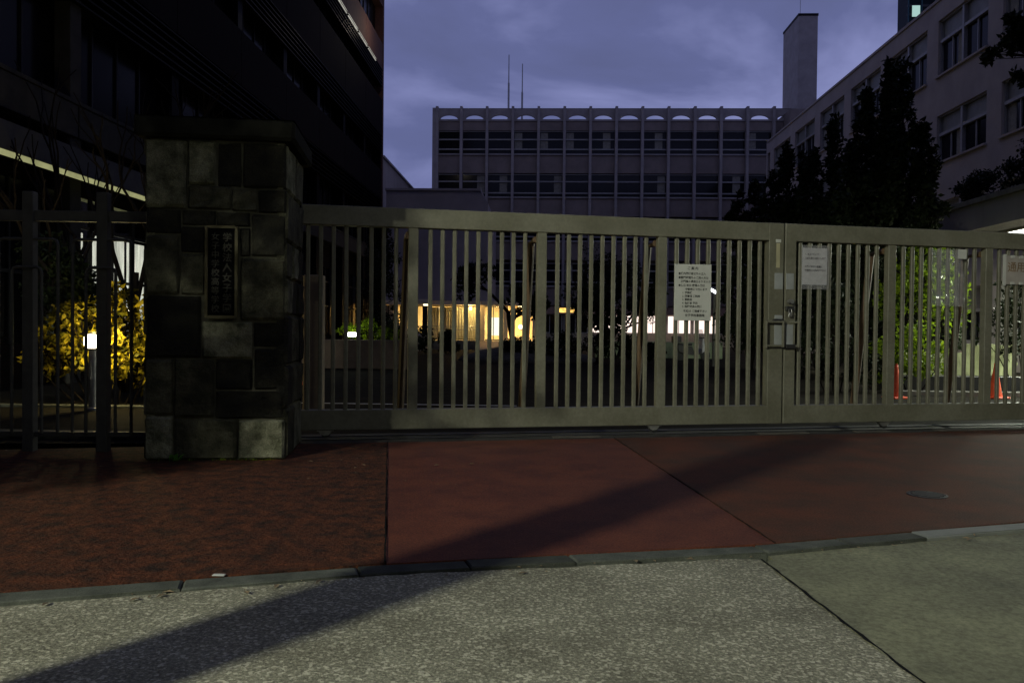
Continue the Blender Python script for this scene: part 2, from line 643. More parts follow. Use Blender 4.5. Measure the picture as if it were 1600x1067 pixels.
# road: coarse asphalt to the left of a broken diagonal joint, smoother concrete to the right
J0, J1 = Vector((1.289, 4.66)), Vector((1.60, 1.6))
dj = (J1 - J0).normalized()
joint = [J0 + (J1 - J0) * t for t in (0, 1)] + [J0 + (J1 - J0) * 14]
left = [tuple(p) for p in k0[:3]]
poly = [(-60, -60), (20, -60)]
pts_l = [(-60.0, -14.0)] + left + jag(k0[2], (J0.x - 0.02, J0.y + 0.02), 0.1, 0.012, 1)[1:] + jag((J0.x - 0.008, J0.y - 0.01), (J1.x - 0.006, J1.y), 0.09, 0.006, 2) + [(2.2, -3.0), (5.0, -50), (-60, -50)]
tag(MB().prism(pts_l[::-1], -0.08, -0.018).build('road', M_road), kind='structure')
pts_r = jag((J0.x + 0.035, J0.y - 0.02), (k0[3].x + 0.05, k0[3].y - 0.02), 0.1, 0.01, 4) + jag(k0[3], k0[4], 0.12, 0.008, 5) + [tuple(k0[4]), tuple(k0[5]), (60, 26), (60, -50), (5.04, -50), (2.22, -3.0)] + jag((J1.x + 0.008, J1.y), (J0.x + 0.012, J0.y - 0.04), 0.09, 0.006, 6)
tag(MB().prism(pts_r[::-1], -0.08, -0.024).build('road_concrete_lane', M_road2), kind='structure')

# red forecourt in three pours, a dark joint between each
v0, v1 = Vector((-1.78, 9.0)), Vector((-0.852, 4.37))
r0_, r1_ = Vector((0.86, 9.85)), Vector((1.47, 4.93))


def kx(t, d):                        # point on the back edge of the kerb nearest in x
    pts = koff(d)
    for a, b in zip(pts, pts[1:]):
        if a.x <= t <= b.x:
            return (t, a.y + (b.y - a.y) * (t - a.x) / (b.x - a.x))
    return (t, pts[-1].y)


bk = 0.152
a0 = kx(-0.851, bk)
a1 = kx(-0.842, bk)
b0_ = kx(1.455, bk)
b1_ = kx(1.47, bk)
back = -0.42
pl = [tuple(koff(bk)[0]), tuple(koff(bk)[1])] + [a0] + jag(a0, gp(0.912, back), 0.15, 0.006, 8)[1:] + [gp(0.912, back), gp(-1.6, back), (-5.6, 8.05), (-17, 7.0)]
tag(MB().prism(pl, -0.08, 0.0).build('pavement_rough', M_redr), kind='structure')
pm = [a1] + [b0_] + jag(b0_, gp(3.62, back), 0.15, 0.006, 9)[1:] + [gp(3.62, back)] + [gp(0.92, back)] + jag(gp(0.92, back), a1, 0.15, 0.005, 10)[1:]
tag(MB().prism(pm, -0.08, -0.003).build('pavement_smooth', M_red), kind='structure')
pr = [b1_, tuple(koff(bk)[4]), tuple(koff(bk)[5]), gp(19.5, back), gp(3.635, back)] + jag(gp(3.635, back), b1_, 0.15, 0.004, 9)[1:]
tag(MB().prism(pr, -0.08, -0.001).build('pavement_worn', M_red2), kind='structure')
# rough overlay far right, with a curved edge
cp = [gp(7.9, back + 0.01)] + [gp(7.9 + 3.4 * t, back - 0.02 - 0.95 * t ** 1.3) for t in [i / 8 for i in range(9)]] + [gp(15, -2.0), gp(15, back + 0.01)]
tag(MB().prism(cp, -0.05, 0.004).build('pavement_overlay', M_redr), kind='structure')
# yard behind the gate
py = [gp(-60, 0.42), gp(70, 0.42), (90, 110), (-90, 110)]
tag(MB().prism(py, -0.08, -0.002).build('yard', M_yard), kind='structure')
# planted strip behind the left fence
tag(MB().prism([(-60, 3.3), (-5.6, 8.36), (-4.0, 8.55), (-4.3, 9.05), (-5.2, 12.0), (-9.0, 30.0), (-10.0, 30.0), (-60, 20)], -0.075, 0.02).build('planting_bed', mat('bed_soil', (0.009, 0.008, 0.006), rough=0.95, spec=0.03, var=0.4, scale=8, bump=0.02, bscale=25)), kind='structure')  # bed soil toned very dark so it stays black beside the lamp

# black tar in the joints
M_tar = mat('joint_tar', (0.006, 0.006, 0.006), rough=0.9, spec=0.05, var=0.3, scale=30)


def tar(p, q, z, seed, w=0.009):
    l_ = jag(p, q, 0.07, w * 0.6, seed) + [tuple(q)]
    d_ = (Vector(q) - Vector(p)).normalized()
    nn = Vector((-d_.y, d_.x))
    rr = random.Random(seed + 50)
    ws = [w * rr.uniform(0.5, 1.5) for _ in l_]
    b_ = MB()
    b_.v = [(x + nn.x * k_, y + nn.y * k_, z) for (x, y), k_ in zip(l_, ws)] + [(x - nn.x * k_, y - nn.y * k_, z) for (x, y), k_ in zip(l_, ws)]
    n_ = len(l_)
    b_.f = [(n_ + i, n_ + i + 1, i + 1, i) for i in range(n_ - 1)]
    return tag(b_.build('joint_seal', M_tar), kind='structure')


tar((J0.x, J0.y - 0.02), (1.60, 1.6), -0.012, 1, 0.007)
tar(b0_, gp(3.63, back), 0.004, 2, 0.0055)
tar(a0, gp(0.916, back), 0.006, 3, 0.0045)

# kerb stones
kerb = tag(thing('kerb', None, None), kind='structure')
kf, kb = koff(0.0), koff(0.14)


def kpt(pts, t):
    L = [0]
    for a, b in zip(pts, pts[1:]):
        L.append(L[-1] + (b - a).length)
    t = t * L[-1]
    for i in range(len(pts) - 1):
        if t <= L[i + 1]:
            return pts[i] + (pts[i + 1] - pts[i]) * ((t - L[i]) / (L[i + 1] - L[i]))
    return pts[-1]


total = sum((b - a).length for a, b in zip(kf, kf[1:]))
sx, k = 0.0, 0
rk = random.Random(3)
while sx < total - 0.5:
    ln = rk.choice((0.88, 0.9, 1.18, 0.6))
    a, b = sx / total, min(1.0, (sx + ln - 0.007) / total)
    q = [kpt(kf, a), kpt(kf, b), kpt(kb, b), kpt(kb, a)]
    dz = rk.uniform(-0.006, 0.006)
    zt = -0.003 + dz * 0.5
    ins = 0.008
    c = sum(q, Vector((0, 0))) / 4
    base = [(p.x, p.y, -0.08) for p in q] + [(p.x, p.y, zt - ins) for p in q] + [(p.x + (c.x - p.x) * 0.02, p.y + (c.y - p.y) * 0.08, zt) for p in q]
    fs = [(0, 1, 5, 4), (1, 2, 6, 5), (2, 3, 7, 6), (3, 0, 4, 7), (4, 5, 9, 8), (5, 6, 10, 9), (6, 7, 11, 10), (7, 4, 8, 11), (8, 9, 10, 11)]
    pale = c.x > 2.45 and c.x < 4.4
    MB().add(base, fs).build('kerb_stone', M_kerb2 if pale else M_kerb, kerb)
    sx += ln
    k += 1

# manhole cover in the worn pavement
mh = thing('manhole_cover', 'small round dark manhole cover set in the red pavement at right', 'manhole cover', (3.13, 6.53, 0.0))
MB().lathe([(0.150, -0.02), (0.152, 0.004), (0.138, 0.006), (0.136, 0.0)], 28).build('rim', M_dark, mh)
cv = MB().lathe([(0.130, -0.02), (0.131, 0.003)], 28)
for i in range(-4, 5):
    w = math.sqrt(max(0, 0.118 ** 2 - (i * 0.027) ** 2))
    cv.box(-w, w, i * 0.027 - 0.008, i * 0.027 + 0.008, 0.0025, 0.008)
cv.build('lid', mat('cast_iron', (0.014, 0.013, 0.012), rough=0.55, var=0.4, scale=60), mh)

# gate track: concrete strip with two flush rails
trk = thing('gate_track', 'concrete strip with two steel rails set in the ground under the gate', 'gate track', (GO.x, GO.y, 0), GA)
box('track_bed', mat('track_concrete_shade', (0.035, 0.034, 0.030), rough=0.9, spec=0.1, var=0.35, scale=4), trk, -1.6, 40, -0.42, 0.42, -0.08, -0.004)  # bed colour darkened to stand for the gate's shadow
for yy in (-0.14, 0.16):
    box('rail', M_dark, trk, -1.55, 40, yy - 0.018, yy + 0.018, -0.07, 0.008)
for s0, s1 in ((2.9, 3.5), (5.6, 6.3), (7.0, 7.5), (8.2, 9.9)):
    box('cover_plate', mat('rusty_plate', (0.05, 0.045, 0.035), rough=0.7, var=0.3), trk, s0, s1, -0.34, -0.22, -0.003, 0.010, 0.003)

# painted line across the yard
tag(box('painted_line', mat('worn_white_line', (0.30, 0.30, 0.29), rough=0.8, var=0.3, scale=10), None, -5.6, -0.4, 13.5, 13.58, -0.001, 0.003), kind='structure')

# ------------------------------------------------------------------ the sliding gate leaves
ZB, ZT = 0.102, 2.722
RB = 0.235


def gate_leaf(label, s0, s1, posts, bars, stile, wheels):
    g = thing('sliding_gate', label, 'gate', (GO.x, GO.y, 0), GA, 'leaves of the sliding gate')
    MB().box(s0, s1, -0.065, 0.065, ZT - 0.228, ZT, 0.006).build('top_rail', M_gate, g)
    MB().box(s0, s1, -0.065, 0.065, ZB, ZB + RB, 0.006).build('bottom_rail', M_gate, g)
    MB().box(stile[0], stile[1], -0.068, 0.068, ZB - 0.002, ZT + 0.002, 0.006).build('stile', M_gate, g)
    z0, z1 = ZB + RB - 0.01, ZT - 0.22
    pm_ = MB().box(-0.058, 0.058, -0.05, 0.05, z0, z1, 0.005).mesh('post', M_gate)
    bm_ = MB().box(-0.0245, 0.0245, -0.022, 0.022, z0, z1, 0.008).mesh('bar', M_gate)
    br_ = MB()
    br_.tube([(0, 0.05, 2.42), (0, 0.34, 2.40), (-0.05, 0.62, 0.20), (-0.05, 0.62, 0.14)], 0.048, 8)
    br_.tube([(0, 0.05, 0.22), (-0.05, 0.64, 0.17)], 0.03, 8)
    brm = br_.mesh('brace', M_gated)
    for p in posts:
        link('post', pm_, g, (p, 0, 0))
        link('brace', brm, g, (p - 0.05, 0, 0))
    for b in bars:
        link('bar', bm_, g, (b, 0, 0))
    wm = MB()
    n = 18
    wm.tube([(0, -0.016, 0.058), (0, 0.016, 0.058)], 0.052, n)
    wme = wm.mesh('wheel', M_dark)
    hm = MB().extrude_xz([(-0.10, 0.11), (-0.055, 0.05), (-0.02, 0.035), (0.03, 0.04), (0.09, 0.11)], -0.034, -0.022)
    hm.extrude_xz([(-0.10, 0.11), (-0.055, 0.05), (-0.02, 0.035), (0.03, 0.04), (0.09, 0.11)], 0.022, 0.034)
    hm.box(-0.1, 0.09, -0.04, 0.04, 0.09, 0.106)
    hme = hm.mesh('wheel_bracket', M_steel)
    for w in wheels:
        h = link('wheel_bracket', hme, g, (w, 0.0, 0))
        link('wheel', wme, h)
    return g


posts_l = [-0.345, 1.227, 2.803, 4.378]
bars_l = []
for p in posts_l:
    bars_l += [p + 0.205 + 0.1455 * i for i in range(9)]
gate_l = gate_leaf('long left leaf of the beige slatted metal gate, carrying the white notice board', -0.62, 5.86, posts_l, bars_l, (5.845, 6.056), (0.22, 4.30))
posts_r = [7.683, 9.215, 10.76, 12.3]
bars_r = [6.327 + 0.1435 * i for i in range(9)]
for p in posts_r:
    bars_r += [p + 0.20 + 0.141 * i for i in range(9)]
gate_r = gate_leaf('right leaf of the beige slatted metal gate, running out of the photo past the cones', 6.22, 13.8, posts_r, bars_r, (6.078, 6.236), (7.62, 11.2))

# lock fittings on the two stiles
for g, s0, s1 in ((gate_l, 5.925, 6.045), (gate_r, 6.092, 6.20)):
    box('lock_plate', M_lock, g, s0, s1, -0.074, -0.067, 1.86, 2.07, 0.002)
    box('enamel_plate', M_lock, g, s0 + 0.005, s1, -0.074, -0.067, 1.13, 1.40, 0.002)
box('vertical_sticker', M_cream, gate_l, 5.945, 5.995, -0.072, -0.0675, 2.14, 2.46)
box('sticker_cap', M_white, gate_l, 5.935, 6.01, -0.073, -0.0675, 2.47, 2.51)
h = MB()
h.tube([(5.79, -0.12, 1.10), (5.79, -0.12, 1.45)], 0.018, 8)
h.tube([(6.03, -0.12, 1.10), (6.03, -0.12, 1.45)], 0.018, 8)
h.tube([(5.79, -0.12, 1.12), (6.03, -0.12, 1.12)], 0.016, 8)
h.tube([(5.79, -0.12, 1.43), (6.03, -0.12, 1.43)], 0.016, 8)
h.tube([(5.88, -0.12, 1.43), (5.88, -0.05, 1.43)], 0.014, 8)
h.tube([(5.88, -0.12, 1.12), (5.88, -0.05, 1.12)], 0.014, 8)
h.build('pull_handle', M_gate, gate_l)
h = MB()
h.tube([(6.26, -0.11, 1.10), (6.26, -0.11, 1.45)], 0.018, 8)
h.tube([(6.26, -0.11, 1.12), (6.15, -0.06, 1.12)], 0.014, 8)
h.tube([(6.26, -0.11, 1.43), (6.15, -0.06, 1.43)], 0.014, 8)
h.build('pull_handle', M_gate, gate_r)
box('latch_bar', M_dark, gate_l, 5.90, 6.05, -0.105, -0.07, 1.40, 1.47, 0.006)
box('latch_bar', M_dark, gate_r, 6.085, 6.24, -0.105, -0.07, 1.08, 1.14, 0.006)
MB().tube([(6.14, -0.14, 1.70), (6.14, -0.06, 1.70)], 0.03, 12).build('lock_knob', M_steel, gate_r)
lk = MB().box(6.08, 6.20, -0.11, -0.07, 1.58, 1.64, 0.008)
lk.build('hasp', M_dark, gate_r)
pk = MB().box(6.10, 6.15, -0.135, -0.112, 1.50, 1.56, 0.006)
pk.tube([(6.105, -0.123, 1.56), (6.105, -0.123, 1.60), (6.145, -0.123, 1.60), (6.145, -0.123, 1.56)], 0.006, 6)
pk.build('padlock', M_steel, gate_r)
box('bolt_tab', M_lock, gate_l, 5.93, 6.04, -0.085, -0.068, 1.47, 1.52, 0.004)

# notice board on the gate
nb = thing('notice_board', 'white notice board with black Japanese text, fixed on the gate bars', 'notice board', (GO.x, GO.y, 0), GA)
NX0, NX1, NZ0, NZ1 = 4.545, 5.045, 1.435, 2.155
box('board', M_white, nb, NX0, NX1, -0.052, -0.026, NZ0, NZ1, 0.003)
lines = [(0.165, 0.665, 0.042, 'ご 案 内'), (0.045, 0.600, 0.034, '●構内関係者以外の立入'), (0.045, 0.548, 0.034, '●開門時間外のご用の方は'),
         (0.075, 0.500, 0.034, '正門横の通用口よりお入り'), (0.045, 0.449, 0.034, '●休日 祝日 夜間の受付'), (0.14, 0.400, 0.033, '守衛所にて行います'),
         (0.10, 0.356, 0.033, '1. 学務課'), (0.10, 0.312, 0.033, '2. 図書館 ご利用'), (0.10, 0.268, 0.033, '3. 事務局'), (0.10, 0.224, 0.033, '4. 会議室 予約'),
         (0.10, 0.180, 0.033, '5. 国際交流の関係'), (0.12, 0.122, 0.034, '喫煙は ご遠慮下さい'), (0.14, 0.066, 0.038, '女子学校事務局')]
for x, z, sz, body in lines:
    link('text_line', text_mesh(body, sz * 1.02, M_ink, 'text_line', bold=0.022), nb, (NX0 + x, -0.0545, NZ0 + z - 0.012), (R(90), 0, 0))

# paper in a plastic sleeve on the right leaf
ps = thing('paper_notice', 'grey paper notice in a clear plastic sleeve tied to the right gate leaf', 'notice', (GO.x, GO.y, 0), GA)
rs = random.Random(12)


def crumple(x0, x1, z0, z1, y, n, amp, seed, m, name, parent, droop=0.0):
    rr = random.Random(seed)
    b = MB()
    vs = []
    for j in range(n + 1):
        for i in range(n + 1):
            u, v = i / n, j / n
            x = x0 + (x1 - x0) * u
            z = z0 + (z1 - z0) * v
            w = mnoise.noise(Vector((u * 4 + seed, v * 4, seed * 0.7))) * amp + mnoise.noise(Vector((u * 11, v * 11 + seed, 3))) * amp * 0.5
            vs.append((x + w * 0.2, y - abs(w) - droop * (1 - v) ** 2, z))
    fs = [(j * (n + 1) + i, j * (n + 1) + i + 1, (j + 1) * (n + 1) + i + 1, (j + 1) * (n + 1) + i) for j in range(n) for i in range(n)]
    b.add(vs, fs)
    return b.build(name, m, parent, smooth=True)


crumple(6.335, 6.70, 1.93, 2.415, -0.045, 10, 0.006, 2, M_paper, 'paper', ps)
crumple(6.315, 6.725, 1.87, 2.45, -0.056, 14, 0.018, 5, M_bag, 'sleeve', ps)
for z, body in ((2.32, '入 構 に つ い て'), (2.27, '下記の通りお願いします'), (2.16, '正門 ご利用の皆様へ'), (2.11, '守衛所にお声がけ下さい')):
    link('text_line', text_mesh(body, 0.028, M_ink, 'text_line'), ps, (6.36, -0.064, z), (R(90), 0, 0))

# empty clear bag
bg = thing('plastic_bag', 'empty clear plastic bag taped under the top rail, right of the lit leaves', 'plastic bag', (GO.x, GO.y, 0), GA)
crumple(8.27, 8.78, 1.68, 2.45, -0.05, 22, 0.06, 9, M_bag, 'bag', bg, 0.03)
box('tape_corner', M_white, bg, 8.66, 8.80, -0.098, -0.096, 2.33, 2.46)

# plate at the right edge
pr_ = thing('reflective_sign', 'framed sign with brown lettering on the gate at the right edge of the photo', 'sign', (GO.x, GO.y, 0), GA)
box('panel', mat('tan_panel', (0.24, 0.22, 0.20), rough=0.45, var=0.1), pr_, 9.44, 10.02, -0.045, -0.03, 2.00, 2.40, 0.002)
box('reflective_strip', M_white, pr_, 9.435, 9.485, -0.052, -0.0455, 1.98, 2.42)
for i in range(4):
    for z in (2.0, 2.37):
        box('clip', M_white, pr_, 9.56 + 0.14 * i, 9.62 + 0.14 * i, -0.056, -0.0455, z, z + 0.035)
link('lettering', text_mesh('通用門', 0.15, mat('brown_ink', (0.13, 0.085, 0.045), var=0.2), 'lettering'), pr_, (9.51, -0.0475, 2.19), (R(90), 0, 0))

# ------------------------------------------------------------------ stone gate pillar
PA = R(9.0)
PW, PD, PH = 1.32, 1.15, 3.10
pil = thing('gate_pillar', 'tall dark stone gate pillar of mossy squared blocks left of the gate', 'gate pillar', (-2.495, 7.715, 0), PA)
M_mortar = mat('mortar', (0.05, 0.048, 0.034), rough=0.95, var=0.3, scale=12)
M_st1 = mat('stone_soot', (0.022, 0.021, 0.015), rough=0.9, spec=0.08, color2=(0.010, 0.010, 0.009), scale=7, bump=0.028, bscale=24, rnd=0.3, fine=0.3)
M_st2 = mat('stone_grey', (0.062, 0.060, 0.040), rough=0.9, spec=0.1, color2=(0.022, 0.022, 0.014), scale=6, bump=0.028, bscale=24, rnd=0.25, fine=0.3)
M_st3 = mat('stone_lichen', (0.15, 0.149, 0.105), rough=0.9, spec=0.1, color2=(0.040, 0.042, 0.025), scale=6, bump=0.028, bscale=24, rnd=0.2, fine=0.35)
STM = {'d': M_st1, 'm': M_st2, 'l': M_st3}
box('core', M_mortar, pil, -PW + 0.03, -0.03, 0.03, PD - 0.03, 0.0, PH)


def stone(x0, x1, z0, z1, m, prot):
    """a roughly dressed block: 3 x 3 face grid, corners rounded back"""
    gap = 0.009
    x0 += gap
    x1 -= gap
    z0 += gap
    z1 -= gap
    y0 = -prot
    b = MB()
    us = [0, 0.05, 0.35, 0.68, 0.95, 1]
    vs = []
    rr = random.Random(int(x0 * 1000) * 7 + int(z0 * 1000))
    for v in us:
        for u in us:
            edge = (u in (0, 1)) + (v in (0, 1))
            y = y0 + (0.026 if edge == 1 else 0.042 if edge == 2 else 0) + rr.uniform(-0.009, 0.009)
            vs.append((x0 + (x1 - x0) * u + rr.uniform(-0.003, 0.003), y, z0 + (z1 - z0) * v + rr.uniform(-0.003, 0.003)))
    n = len(us)
    fs = [(j * n + i, j * n + i + 1, (j + 1) * n + i + 1, (j + 1) * n + i) for j in range(n - 1) for i in range(n - 1)]
    k = len(vs)
    ring = [i for i in range(n)] + [j * n + n - 1 for j in range(1, n)] + [(n - 1) * n + i for i in range(n - 2, -1, -1)] + [j * n for j in range(n - 2, 0, -1)]
    bv = [(vs[i][0], 0.09, vs[i][2]) for i in ring]
    fs += [(ring[i], k + i, k + (i + 1) % len(ring), ring[(i + 1) % len(ring)]) for i in range(len(ring))]
    b.add(vs + bv, fs)
    return b.mesh('stone', STM[m])


def zc(y):                               # photo row of the front face -> height
    return max(0.0, 1.3 - (y - 510.5) * 7.6 / 1244)


def xc(p):
    return -PW + (p - 221) / 228.0 * PW


front = [(221, 288, 218, 326, 'l', 0.03), (288, 334, 218, 288, 'l', 0.015), (334, 376, 218, 291, 'd', -0.01), (376, 449, 218, 291, 'd', 0.01),
         (288, 358, 288, 326, 'm', 0.02), (358, 402, 291, 328, 'm', 0.005), (402, 449, 291, 330, 'd', 0.012),
         (221, 278, 326, 366, 'd', 0.01), (278, 334, 326, 352, 'd', 0.0), (334, 390, 328, 352, 'd', 0.01), (390, 449, 330, 400, 'd', 0.0),
         (221, 276, 366, 462, 'm', 0.01), (276, 318, 352, 395, 'd', 0.0), (276, 318, 395, 462, 'm', 0.008), (318, 372, 352, 500, 'd', -0.012),
         (372, 390, 352, 400, 'd', 0.0), (372, 449, 400, 502, 'm', 0.006),
         (221, 311, 462, 562, 'd', 0.012), (311, 394, 502, 562, 'l', 0.018), (394, 449, 502, 544, 'd', -0.006),
         (221, 267, 562, 652, 'm', 0.016), (267, 333, 562, 656, 'm', 0.022), (333, 395, 562, 612, 'd', 0.004), (395, 449, 544, 612, 'd', -0.004),
         (333, 449, 612, 658, 'd', 0.010), (221, 267, 652, 735, 'l', 0.022), (267, 371, 656, 735, 'm', 0.014), (371, 449, 658, 735, 'l', 0.026)]
for a, b_, y0, y1, m, pr in front:
    link('stone', stone(xc(a), xc(b_), zc(y1), min(PH, zc(y0)), m, pr), pil)
# the other three faces: plain staggered courses
rp = random.Random(5)


def face(width, origin, rot):
    z = 0.0
    while z < PH - 0.05:
        hh = min(rp.choice((0.36, 0.42, 0.5)), PH - z)
        if PH - z - hh < 0.15:
            hh = PH - z
        x = -width
        while x < -0.05:
            w = rp.choice((0.36, 0.48, 0.6))
            if x + w > -0.3:
                w = -x
            o = link('stone', stone(x, x + w, z, z + hh, rp.choice('ddmml'), rp.uniform(0.0, 0.02)), pil)
            o.location = origin
            o.rotation_euler = (0, 0, rot)
            x += w
        z += hh


face(PD, (0, PD, 0), R(90))
face(PD, (-PW, 0, 0), R(-90))
face(PW, (-PW, PD, 0), R(180))
cap = MB().box(-PW - 0.085, 0.085, -0.085, PD + 0.085, PH, PH + 0.20, 0.03)
cap.add([(-PW - 0.08, -0.08, PH + 0.195), (0.08, -0.08, PH + 0.195), (0.08, PD + 0.08, PH + 0.195), (-PW - 0.08, PD + 0.08, PH + 0.195), (-PW / 2 - 0.3, PD / 2 - 0.2, PH + 0.29), (-PW / 2 + 0.3, PD / 2 - 0.2, PH + 0.29), (-PW / 2 + 0.3, PD / 2 + 0.2, PH + 0.29), (-PW / 2 - 0.3, PD / 2 + 0.2, PH + 0.29)],
        [(0, 1, 5, 4), (1, 2, 6, 5), (2, 3, 7, 6), (3, 0, 4, 7), (4, 5, 6, 7)])
cap.build('capstone', mat('capstone_dark', (0.010, 0.010, 0.008), rough=0.95, spec=0.03, var=0.4), pil)  # one even dark tone, keeps the cap barely visible

pq = thing('name_plaque', 'black name plaque with two columns of gold characters on the stone pillar', 'plaque', (-2.495, 7.715, 0), PA)
qx0, qx1, qz0, qz1 = xc(320), xc(369), 1.385, 2.265
box('panel', mat('plaque_black', (0.004, 0.004, 0.004), rough=0.9, spec=0.02, var=0.3), pq, qx0 + 0.015, qx1 - 0.015, -0.030, -0.012, qz0 + 0.015, qz1 - 0.015)
fr = MB()
for a, b_, c, d in ((qx0 - 0.012, qx0 + 0.016, qz0, qz1), (qx1 - 0.016, qx1 + 0.012, qz0, qz1)):
    fr.box(a, b_, -0.045, -0.010, c, d)
fr.box(qx0 + 0.016, qx1 - 0.016, -0.043, -0.011, qz1 - 0.02, qz1 + 0.008)
fr.box(qx0 + 0.016, qx1 - 0.016, -0.043, -0.011, qz0 - 0.008, qz0 + 0.02)
fr.build('frame', M_brass, pq)
for xx, body, n in ((qx0 + 0.160, '学校法人女子学園', 8), (qx0 + 0.050, '女子中学校高等学校', 9)):
    for i, ch in enumerate(body):
        st = (qz1 - qz0 - 0.10) / n
        link('character', text_mesh(ch, st * 0.92, M_gold, 'character', align='CENTER'), pq, (xx + 0.035, -0.0325, qz1 - 0.055 - (i + 0.85) * st), (R(90), 0, 0))

# weeds at the pillar's foot


def blades(name, label, cat, spots, m, n, hgt, seed, kind=None):
    rr = random.Random(seed)
    b = MB()
    for (cx, cy, cz) in spots:
        for _ in range(n):
            a = rr.uniform(0, 2 * math.pi)
            l = hgt * rr.uniform(0.4, 1)
            w = l * 0.28
            dx, dy = math.cos(a), math.sin(a)
            ox, oy = cx + rr.uniform(-0.05, 0.05), cy + rr.uniform(-0.03, 0.03)
            t = rr.uniform(0.3, 0.9)
            p0 = Vector((ox, oy, cz))
            p1 = p0 + Vector((dx * l * t * 0.5, dy * l * t * 0.5, l * 0.7))
            p2 = p0 + Vector((dx * l * t, dy * l * t, l * 0.8))
            s = Vector((-dy, dx, 0)) * w * 0.5
            b.add([p0, p1 - s, p2, p1 + s], [(0, 1, 2, 3)])
    return tag(b.build(name, m), label, cat, kind=kind)


pilm = Matrix.Translation((-2.495, 7.715, 0)) @ Matrix.Rotation(PA, 4, 'Z')
blades('weed', 'bright green weed tuft at the foot of the stone pillar', 'weed', [tuple(pilm @ Vector((-1.03, -0.05, 0)))], leafmat('weed_leaf', (0.06, 0.20, 0.02), (0.14, 0.34, 0.04)), 26, 0.10, 3)
blades('moss_strip', 'thin strip of moss and weeds along the foot of the stone pillar', 'moss', [tuple(pilm @ Vector((x, -0.045, 0))) for x in (-0.62, -0.55, -0.46, -0.40, -0.33, -0.25, -0.15, -1.2, -0.9)], M_leafg, 10, 0.035, 4)

# ------------------------------------------------------------------ fence to the left of the pillar
FA = R(4.0)
fo = Vector((-4.508, 8.06, 0))
fen = thing('iron_fence', 'dark iron fence of nested hoops and posts left of the stone pillar', 'fence', fo, FA)
fpm = MB().box(-0.055, 0.055, -0.05, 0.05, -0.03, 2.66, 0.006).mesh('post', M_fence)
for i in range(-4, 1):
    link('post', fpm, fen, (i * 0.745, 0, 0))
box('top_rail', M_fence, fen, -3.6, 0.62, -0.025, 0.025, 2.36, 2.47, 0.004)
box('bottom_rail', M_fence, fen, -3.6, 0.62, -0.02, 0.02, 0.15, 0.20, 0.004)


def hoop(w, zt):
    c = 0.05
    return MB().tube([(-w, 0, 0.19), (-w, 0, zt - c), (-w + c * 0.3, 0, zt - c * 0.3), (-w + c, 0, zt), (w - c, 0, zt), (w - c * 0.3, 0, zt - c * 0.3), (w, 0, zt - c), (w, 0, 0.19)], 0.016, 8).mesh('hoop', M_fence)


hA, hB = hoop(0.149, 1.885), hoop(0.298, 2.175)
for i in range(-4, 1):
    link('hoop', hA, fen, (i * 0.745, -0.062, 0))
    link('hoop', hB, fen, (i * 0.745, -0.035, 0))
tag(box('planter_kerb', M_kerb, None, -9.5, -4.05, 8.75, 8.9, -0.07, 0.10, 0.01), 'low concrete kerb behind the iron fence at left', 'kerb')
tag(box('bed_edging', M_kerb, None, -9.0, -5.0, 12.05, 12.2, -0.07, 0.06, 0.01), 'concrete edging behind the glowing bollard lamp', 'kerb')

# ------------------------------------------------------------------ plants


def leaves(b, centre, rad, n, size, rr, flat=0.0, shell=0.55):
    for _ in range(n):
        while True:
            p = Vector((rr.uniform(-1, 1), rr.uniform(-1, 1), rr.uniform(-1, 1)))
            if shell * rr.random() < p.length <= 1:
                break
        q = Vector(centre) + Vector((p.x * rad[0], p.y * rad[1], p.z * rad[2]))
        a = Vector((rr.gauss(0, 1), rr.gauss(0, 1), rr.gauss(0, 1) * (1 - flat) - 0.2)).normalized()
        c = a.cross(Vector((rr.gauss(0, 1), rr.gauss(0, 1), rr.gauss(0, 1)))).normalized()
        l = size * rr.uniform(0.6, 1.3)
        w = l * 0.26
        k = len(b.v)
        b.v += [tuple(q), tuple(q + a * l * 0.45 + c * w), tuple(q + a * l), tuple(q + a * l * 0.45 - c * w)]
        b.f.append((k, k + 1, k + 2, k + 3))


